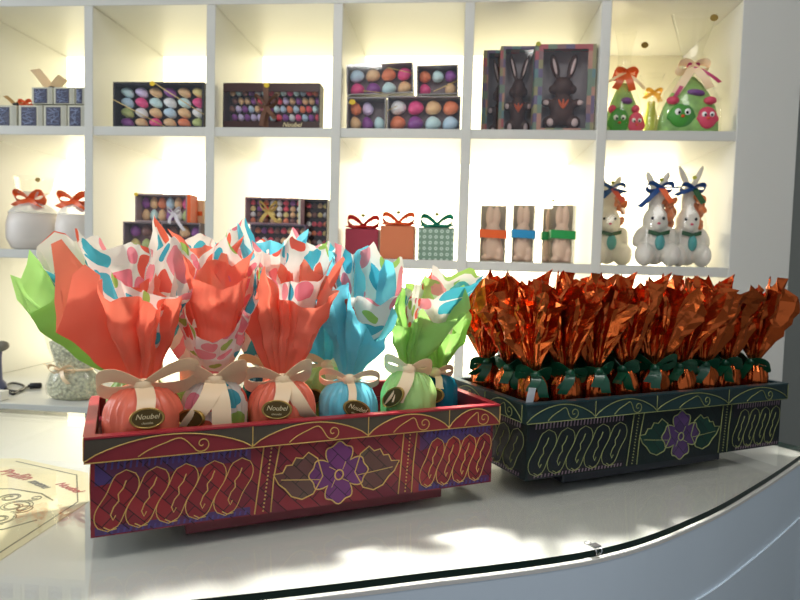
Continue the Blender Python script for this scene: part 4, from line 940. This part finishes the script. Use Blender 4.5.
# --- niche 5 lower: chocolate rabbits in slim boxes with coloured bands
MILK = mat('milk_chocolate', (244, 206, 174), .35); SLIM = mat('slim_box', (176, 160, 130), .6)
def slim(u0, u1, v, Y, band, lab, rl):
    a, b = bx(u0, u1, 240, Y); W = b-a; H = zt((u0+u1)/2, v, Y)-LOWZ; dep = .05
    r = thing('rabbit_box', lab, 'gift box', ((a+b)/2, Y, LOWZ), 0, 'slim rabbit boxes')
    MB().box((0, dep-.001, H/2), (W, .002, H), SLIM).build('back_card', r); f = MB()
    for sg in (-1, 1): f.box((sg*(W/2-.0006), dep/2-.001, H/2), (.0012, dep-.002, H), ACET)
    f.box((0, .0004, H/2), (W-.003, .0008, H), ACET); f.build('clear_sleeve', r); MB().box((0, dep/2-.001, .0015), (W-.003, dep-.004, .003), SLIM).build('box_bottom', r)
    MB().ribbon([(-W/2-.001, dep*.9, H*.49), (-W/2-.001, -.0014, H*.49), (-W/2+.004, -.0022, H*.49), (W/2-.004, -.0022, H*.475), (W/2+.001, -.0014, H*.475), (W/2+.001, dep*.9, H*.475)], (0, 0, 1), .023, band).build('ribbon_band', r)
    c = thing('chocolate_rabbit', rl, 'chocolate rabbit', r.location, 0, 'milk chocolate rabbits in slim boxes'); s = W/.078; hh = H/.175; y = dep*.5
    figure([((0, y, .045*hh), (.031*s, .019, .042*hh)), ((0, y, .092*hh), (.025*s, .017, .028*hh)), ((-.010*s, y, .138*hh), (.013*s, .010, .034*hh)), ((.010*s, y, .138*hh), (.013*s, .010, .034*hh)), ((.022*s, y-.002, .030*hh), (.013*s, .018, .022*hh)), ((-.018*s, y-.004, .012*hh), (.016*s, .016, .010*hh)),
            ((.02*s, y-.004, .010*hh), (.014*s, .016, .009*hh)), ((-.012*s, y-.008, .070*hh), (.011*s, .010, .012*hh)), ((.009*s, y-.008, .070*hh), (.010*s, .010, .011*hh)), ((0, y-.013, .092*hh), (.009*s, .008, .009*hh))], MILK, 'rabbit_body', c, .0028, 1); return r
slim(480, 506, 204, Yf, ORANGE, 'slim rabbit box with orange band, left of the row', 'milk chocolate rabbit behind the orange band')
slim(512, 535, 203.5, Yf, mat('blue_satin', (40, 140, 190), .35), 'slim rabbit box with blue band, second of the row', 'milk chocolate rabbit behind the blue band')
slim(551, 575, 203.5, Yf, mat('leaf_green_satin', (36, 150, 74), .35), 'slim rabbit box with green band, right front of the row', 'milk chocolate rabbit behind the front green band')
r = slim(542, 561, 207, Yf+.055, MATS['leaf_green_satin'], 'slim rabbit box half hidden behind the green banded box', 'milk chocolate rabbit in the half hidden box')
disc(r, (0, .0, .177), .004, MATS['olive_sticker'])

# --- niche 6 lower: white plush rabbits in clear film
PLUSH = bump(mat('white_plush', (228, 222, 212), .9, sheen=.4), 'noise', 260, .6, .003); BLUER = mat('royal_blue_satin', (24, 72, 136), .35); SHRED = bump(vary(mat('orange_shred', (206, 116, 64), .6), .35, 60), 'noise', 90, .8, .004); TEALP = mat('teal_sweet', (70, 160, 160), .4); DKG = mat('dark_green_satin', (28, 84, 40), .4); ORR = MATS['orange_satin']; REDO = mat('coral_satin', (222, 84, 62), .38)
def plush(uc, vtie, vear, wpx, Y, lab, ends, extra, tailm):
    x = at(uc, 230, Y).x; s = (at(uc+wpx/2, 230, Y).x-at(uc-wpx/2, 230, Y).x)/.12; ht = zt(uc, vtie, Y)-LOWZ; he = zt(uc, vear, Y)-LOWZ
    r = thing('plush_rabbit', lab, 'plush rabbit', (x, Y+.06*s, LOWZ), 0, None); k = ht/.165; e = he-ht
    figure([((0, 0, .046*k), (.042*s, .034*s, .044*k)), ((-.004*s, -.008, .095*k), (.036*s, .030*s, .032*k)), ((-.036*s, -.030*s, .024*k), (.028*s, .030*s, .0245*k)), ((.036*s, -.030*s, .024*k), (.028*s, .030*s, .0245*k)),
            ((-.045*s, -.006, .062*k), (.018*s, .018*s, .024*k), .4), ((.045*s, -.006, .062*k), (.018*s, .018*s, .024*k), -.4), ((-.004*s, -.028*s, .086*k), (.018*s, .016*s, .014*k)),
            ((-.008*s, 0, .135*k), (.016*s, .012*s, .045*k)), ((.008*s, 0, .135*k), (.016*s, .012*s, .045*k)), ((-.020*s, 0, ht+e*.45), (.0095*s, .008, e*.55), -.42), ((.020*s, 0, ht+e*.45), (.0095*s, .008, e*.55), .42)], PLUSH, 'rabbit_body', r, .0035, 2)
    m = MB(); m.ell((-.020*s, -.036*s, .100*k), (.0042, .003, .0045), EYEB, 8, 6); m.build('eye', r); m = MB(); m.ell((.010*s, -.038*s, .100*k), (.0042, .003, .0045), EYEB, 8, 6); m.build('eye', r)
    m = MB(); m.ell((-.004*s, -.044*s, .089*k), (.005, .003, .0035), FPINK, 8, 6); m.build('nose', r)
    m = MB(); m.ell((.004*s, -.034*s, .050*k), (.014*s, .010, .017*k), TEALP, 12, 8); m.build('teal_sweet', r)
    m = MB(); m.ribbon([(-.03*s, -.034*s, .072*k), (0, -.040*s, .066*k), (.03*s, -.034*s, .072*k)], (0, -.3, 1), .012, DKG); m.build('neck_ribbon', r)
    if extra:
        m = MB(); rng = random.Random(int(uc))
        for q in range(16): m.ell((.030*s+rng.uniform(-.014, .014), -.010+rng.uniform(-.012, .01), (.118+rng.uniform(-.03, .03))*k), (rng.uniform(.006, .013), .004, rng.uniform(.010, .018)), SHRED, 7, 5, Matrix.Rotation(rng.uniform(-1, 1), 3, 'Y'), False)
        m.build('orange_tissue', r)
    MB().lathe([(.060*s, .0005), (.064*s, .01), (.063*s, .06*k), (.052*s, .11*k), (.022*s, ht*.97), (.016*s, ht), (.034*s, ht+e*.7)], CLEAR, 32, caps=False, fn=lambda t, q: 1+.05*sin(6*t+5*q)).build('clear_bag', r)
    mini_bow(r, (0, -.020*s, ht), BLUER, .038*s, .015, 'bow', True, .05, ends=ends)
    q = MB(); q.ribbon([(.004, -.026*s, ht), (.014*s, -.036*s, ht-.02), (.03*s, -.038*s, ht-.042)], (1, .1, .4), .016, tailm); q.build('coloured_tail', r)
    disc(r, (.002, -.014*s-.012, ht+e*.42), .006, MATS['olive_sticker']); return r
plush(613, 187, 172, 44, 1.98, 'white plush rabbit with blue bow and coral tail, left against the divider', ((-.03, -.03), (.045, -.012)), True, REDO)
plush(662, 186, 167, 44, Yf, 'white plush rabbit with blue bow and orange tail, middle of the three', ((-.055, -.055), (.05, .0)), True, ORR)
plush(695, 187, 161, 40, Yf+.03, 'white plush rabbit with dark green tail and orange tissue, right of the three', ((-.05, -.02), (.03, .005)), True, DKG)

# --- on the ledge: sweets bag, cable, pencil pot
LZ = ZB+.0004
SWEET = vary(mat('speckled_sweets', (206, 204, 176), .7), .35, 130); SWEET = bump(SWEET, 'voronoi', 120, .9, .006)
r = thing('sweets_bag', 'clear bag of pale speckled sweets with cream ribbon, behind the green wrap', 'sweets bag', (at(74, 400, 1.55).x, 1.55, LZ)); W = .140
MB().lathe([(W*.40, .001), (W*.49, .012), (W*.50, .035), (W*.44, .062), (W*.33, .078), (W*.34, .094), (W*.42, .125), (W*.46, .150)], SWEET, 40, sy=.6, fn=lambda t, k: 1+.03*sin(8*t+3*k)).build('sweets_filling', r)['kind'] = 'stuff'
MB().lathe([(W*.42, .0005), (W*.51, .012), (W*.52, .035), (W*.46, .064), (W*.35, .079), (W*.36, .094), (W*.46, .13), (W*.54, .175)], CLEAR, 40, sy=.62, caps=False, fn=lambda t, k: 1+.05*k*sin(9*t+2*k)).build('clear_bag', r)
mini_bow(r, (-.012, -W*.22, .079), CREAM, .036, .012, 'bow', True, .1, ends=((-.04, .016), (.024, -.034)))
q = MB(); q.tube([(W*.345*cos(a), W*.345*.62*sin(a), .079) for a in [2*PI*i/24 for i in range(24)]], .004, CREAM, 6, True); q.build('ribbon_tie', r)
P0 = at(40, 386, 1.80)
def onledge(u, v, dz=.004):
    d = FW+(u-400)/F*RT-(v-300)/F*UP; t = (LZ+dz-EYE)/d.z; return Vector((d.x*t, d.y*t, LZ+dz))
cb = thing('power_cable', 'thin black cable with a plug lying on the white ledge, left', 'cable', (onledge(24, 386).x, onledge(24, 386).y, LZ))
pts = catmull([onledge(u, v)-Vector(cb.location) for u, v in ((-30, 380), (-6, 384), (8, 390), (20, 391), (24, 386), (14, 383), (6, 386), (12, 394), (22, 389), (29, 386.5))], 6)
MB().tube(pts, .0032, BLACK, 8).build('cord', cb)
a, b = onledge(28, 386, .009)-cb.location, onledge(42, 385.5, .009)-cb.location
MB().tube([a, a.lerp(b, .12), a.lerp(b, .15), a.lerp(b, .9), b], [.004, .005, .0085, .0085, .006], BLACK, 12).build('plug', cb)
h = thing('stamp_handle', 'grey knobbed handle standing on the white ledge at the left edge', 'handle', (at(-2, 350, 1.60).x, 1.60, LZ)); KN = mat('grey_knob', (128, 122, 108), .4); BL = mat('blue_grey_plastic', (92, 96, 124), .45)
z1 = at(0, 343, 1.6).z-LZ
MB().lathe([(.020, 0), (.022, .003), (.020, .02), (.011, .03), (.009, z1*.6), (.0095, z1*.75), (.011, z1*.82)], BL, 24).build('stem', h)
k = MB(); k.ell((.006, 0, z1*.93), (.026, .018, .015), KN, 20, 12, Matrix.Rotation(-.2, 3, 'Y')); k.build('knob', h)
cd_ = MB(); cd_.box((0, 0, .012), (.06, .03, .024), mat('small_white_card', (236, 234, 226), .6), bev=.001); o = cd_.build('small_box'); q = onledge(-6, 395, .012); o.location = (q.x, q.y, LZ); tag(o, 'small white box lying on the ledge at the left edge of the photo', 'box')

# ------------------------------------------------------------------ light
w = bpy.data.worlds.new('daylight'); S.world = w; w.use_nodes = True
bg = w.node_tree.nodes['Background']; bg.inputs[0].default_value = (.80, .88, 1, 1); bg.inputs[1].default_value = .42
def area(name, loc, target, size, sy, power, rgb):
    l = bpy.data.lights.new(name, 'AREA'); l.shape = 'RECTANGLE'; l.size = size; l.size_y = sy; l.energy = power; l.color = rgb
    o = bpy.data.objects.new(name, l); COL.objects.link(o); o.location = loc
    o.rotation_euler = (Vector(target)-Vector(loc)).to_track_quat('-Z', 'Y').to_euler(); return o
area('window_light', (-3.0, .7, 2.0), (-.1, .8, 1.1), 1.2, 1.4, 34, (.92, .97, 1))
area('downlight', (.10, 1.52, 2.55), (.10, .80, 1.05), .12, .12, 14, (1, .96, .90)).data.spread = 1.3
area('overhead_fill_light', (.5, .3, 2.7), (.1, .95, 1.0), .6, .6, 9, (1, .97, .92))  # unseen overhead light, added for highlights on the copper foil
area('shelf_fill_light', (-.6, -.25, 2.66), (-.2, 1.75, 1.6), .25, .25, 3.0, (1, .97, .93)).data.spread = 1.9  # added fill light near the camera, brightens the goods on the shelves
def bulb(name, loc, power, r=.02, rgb=(1, .86, .6)):
    l = bpy.data.lights.new(name, 'POINT'); l.energy = power; l.shadow_soft_size = r; l.color = rgb
    o = bpy.data.objects.new(name, l); COL.objects.link(o); o.location = loc; return o
bulb('niche_lamp', (.50, 2.08, ZM+.12), 1.5)
vs = S.view_settings; vs.view_transform = 'Standard'; vs.look = 'None'; vs.gamma = 1; vs.use_curve_mapping = False; vs.exposure = 0
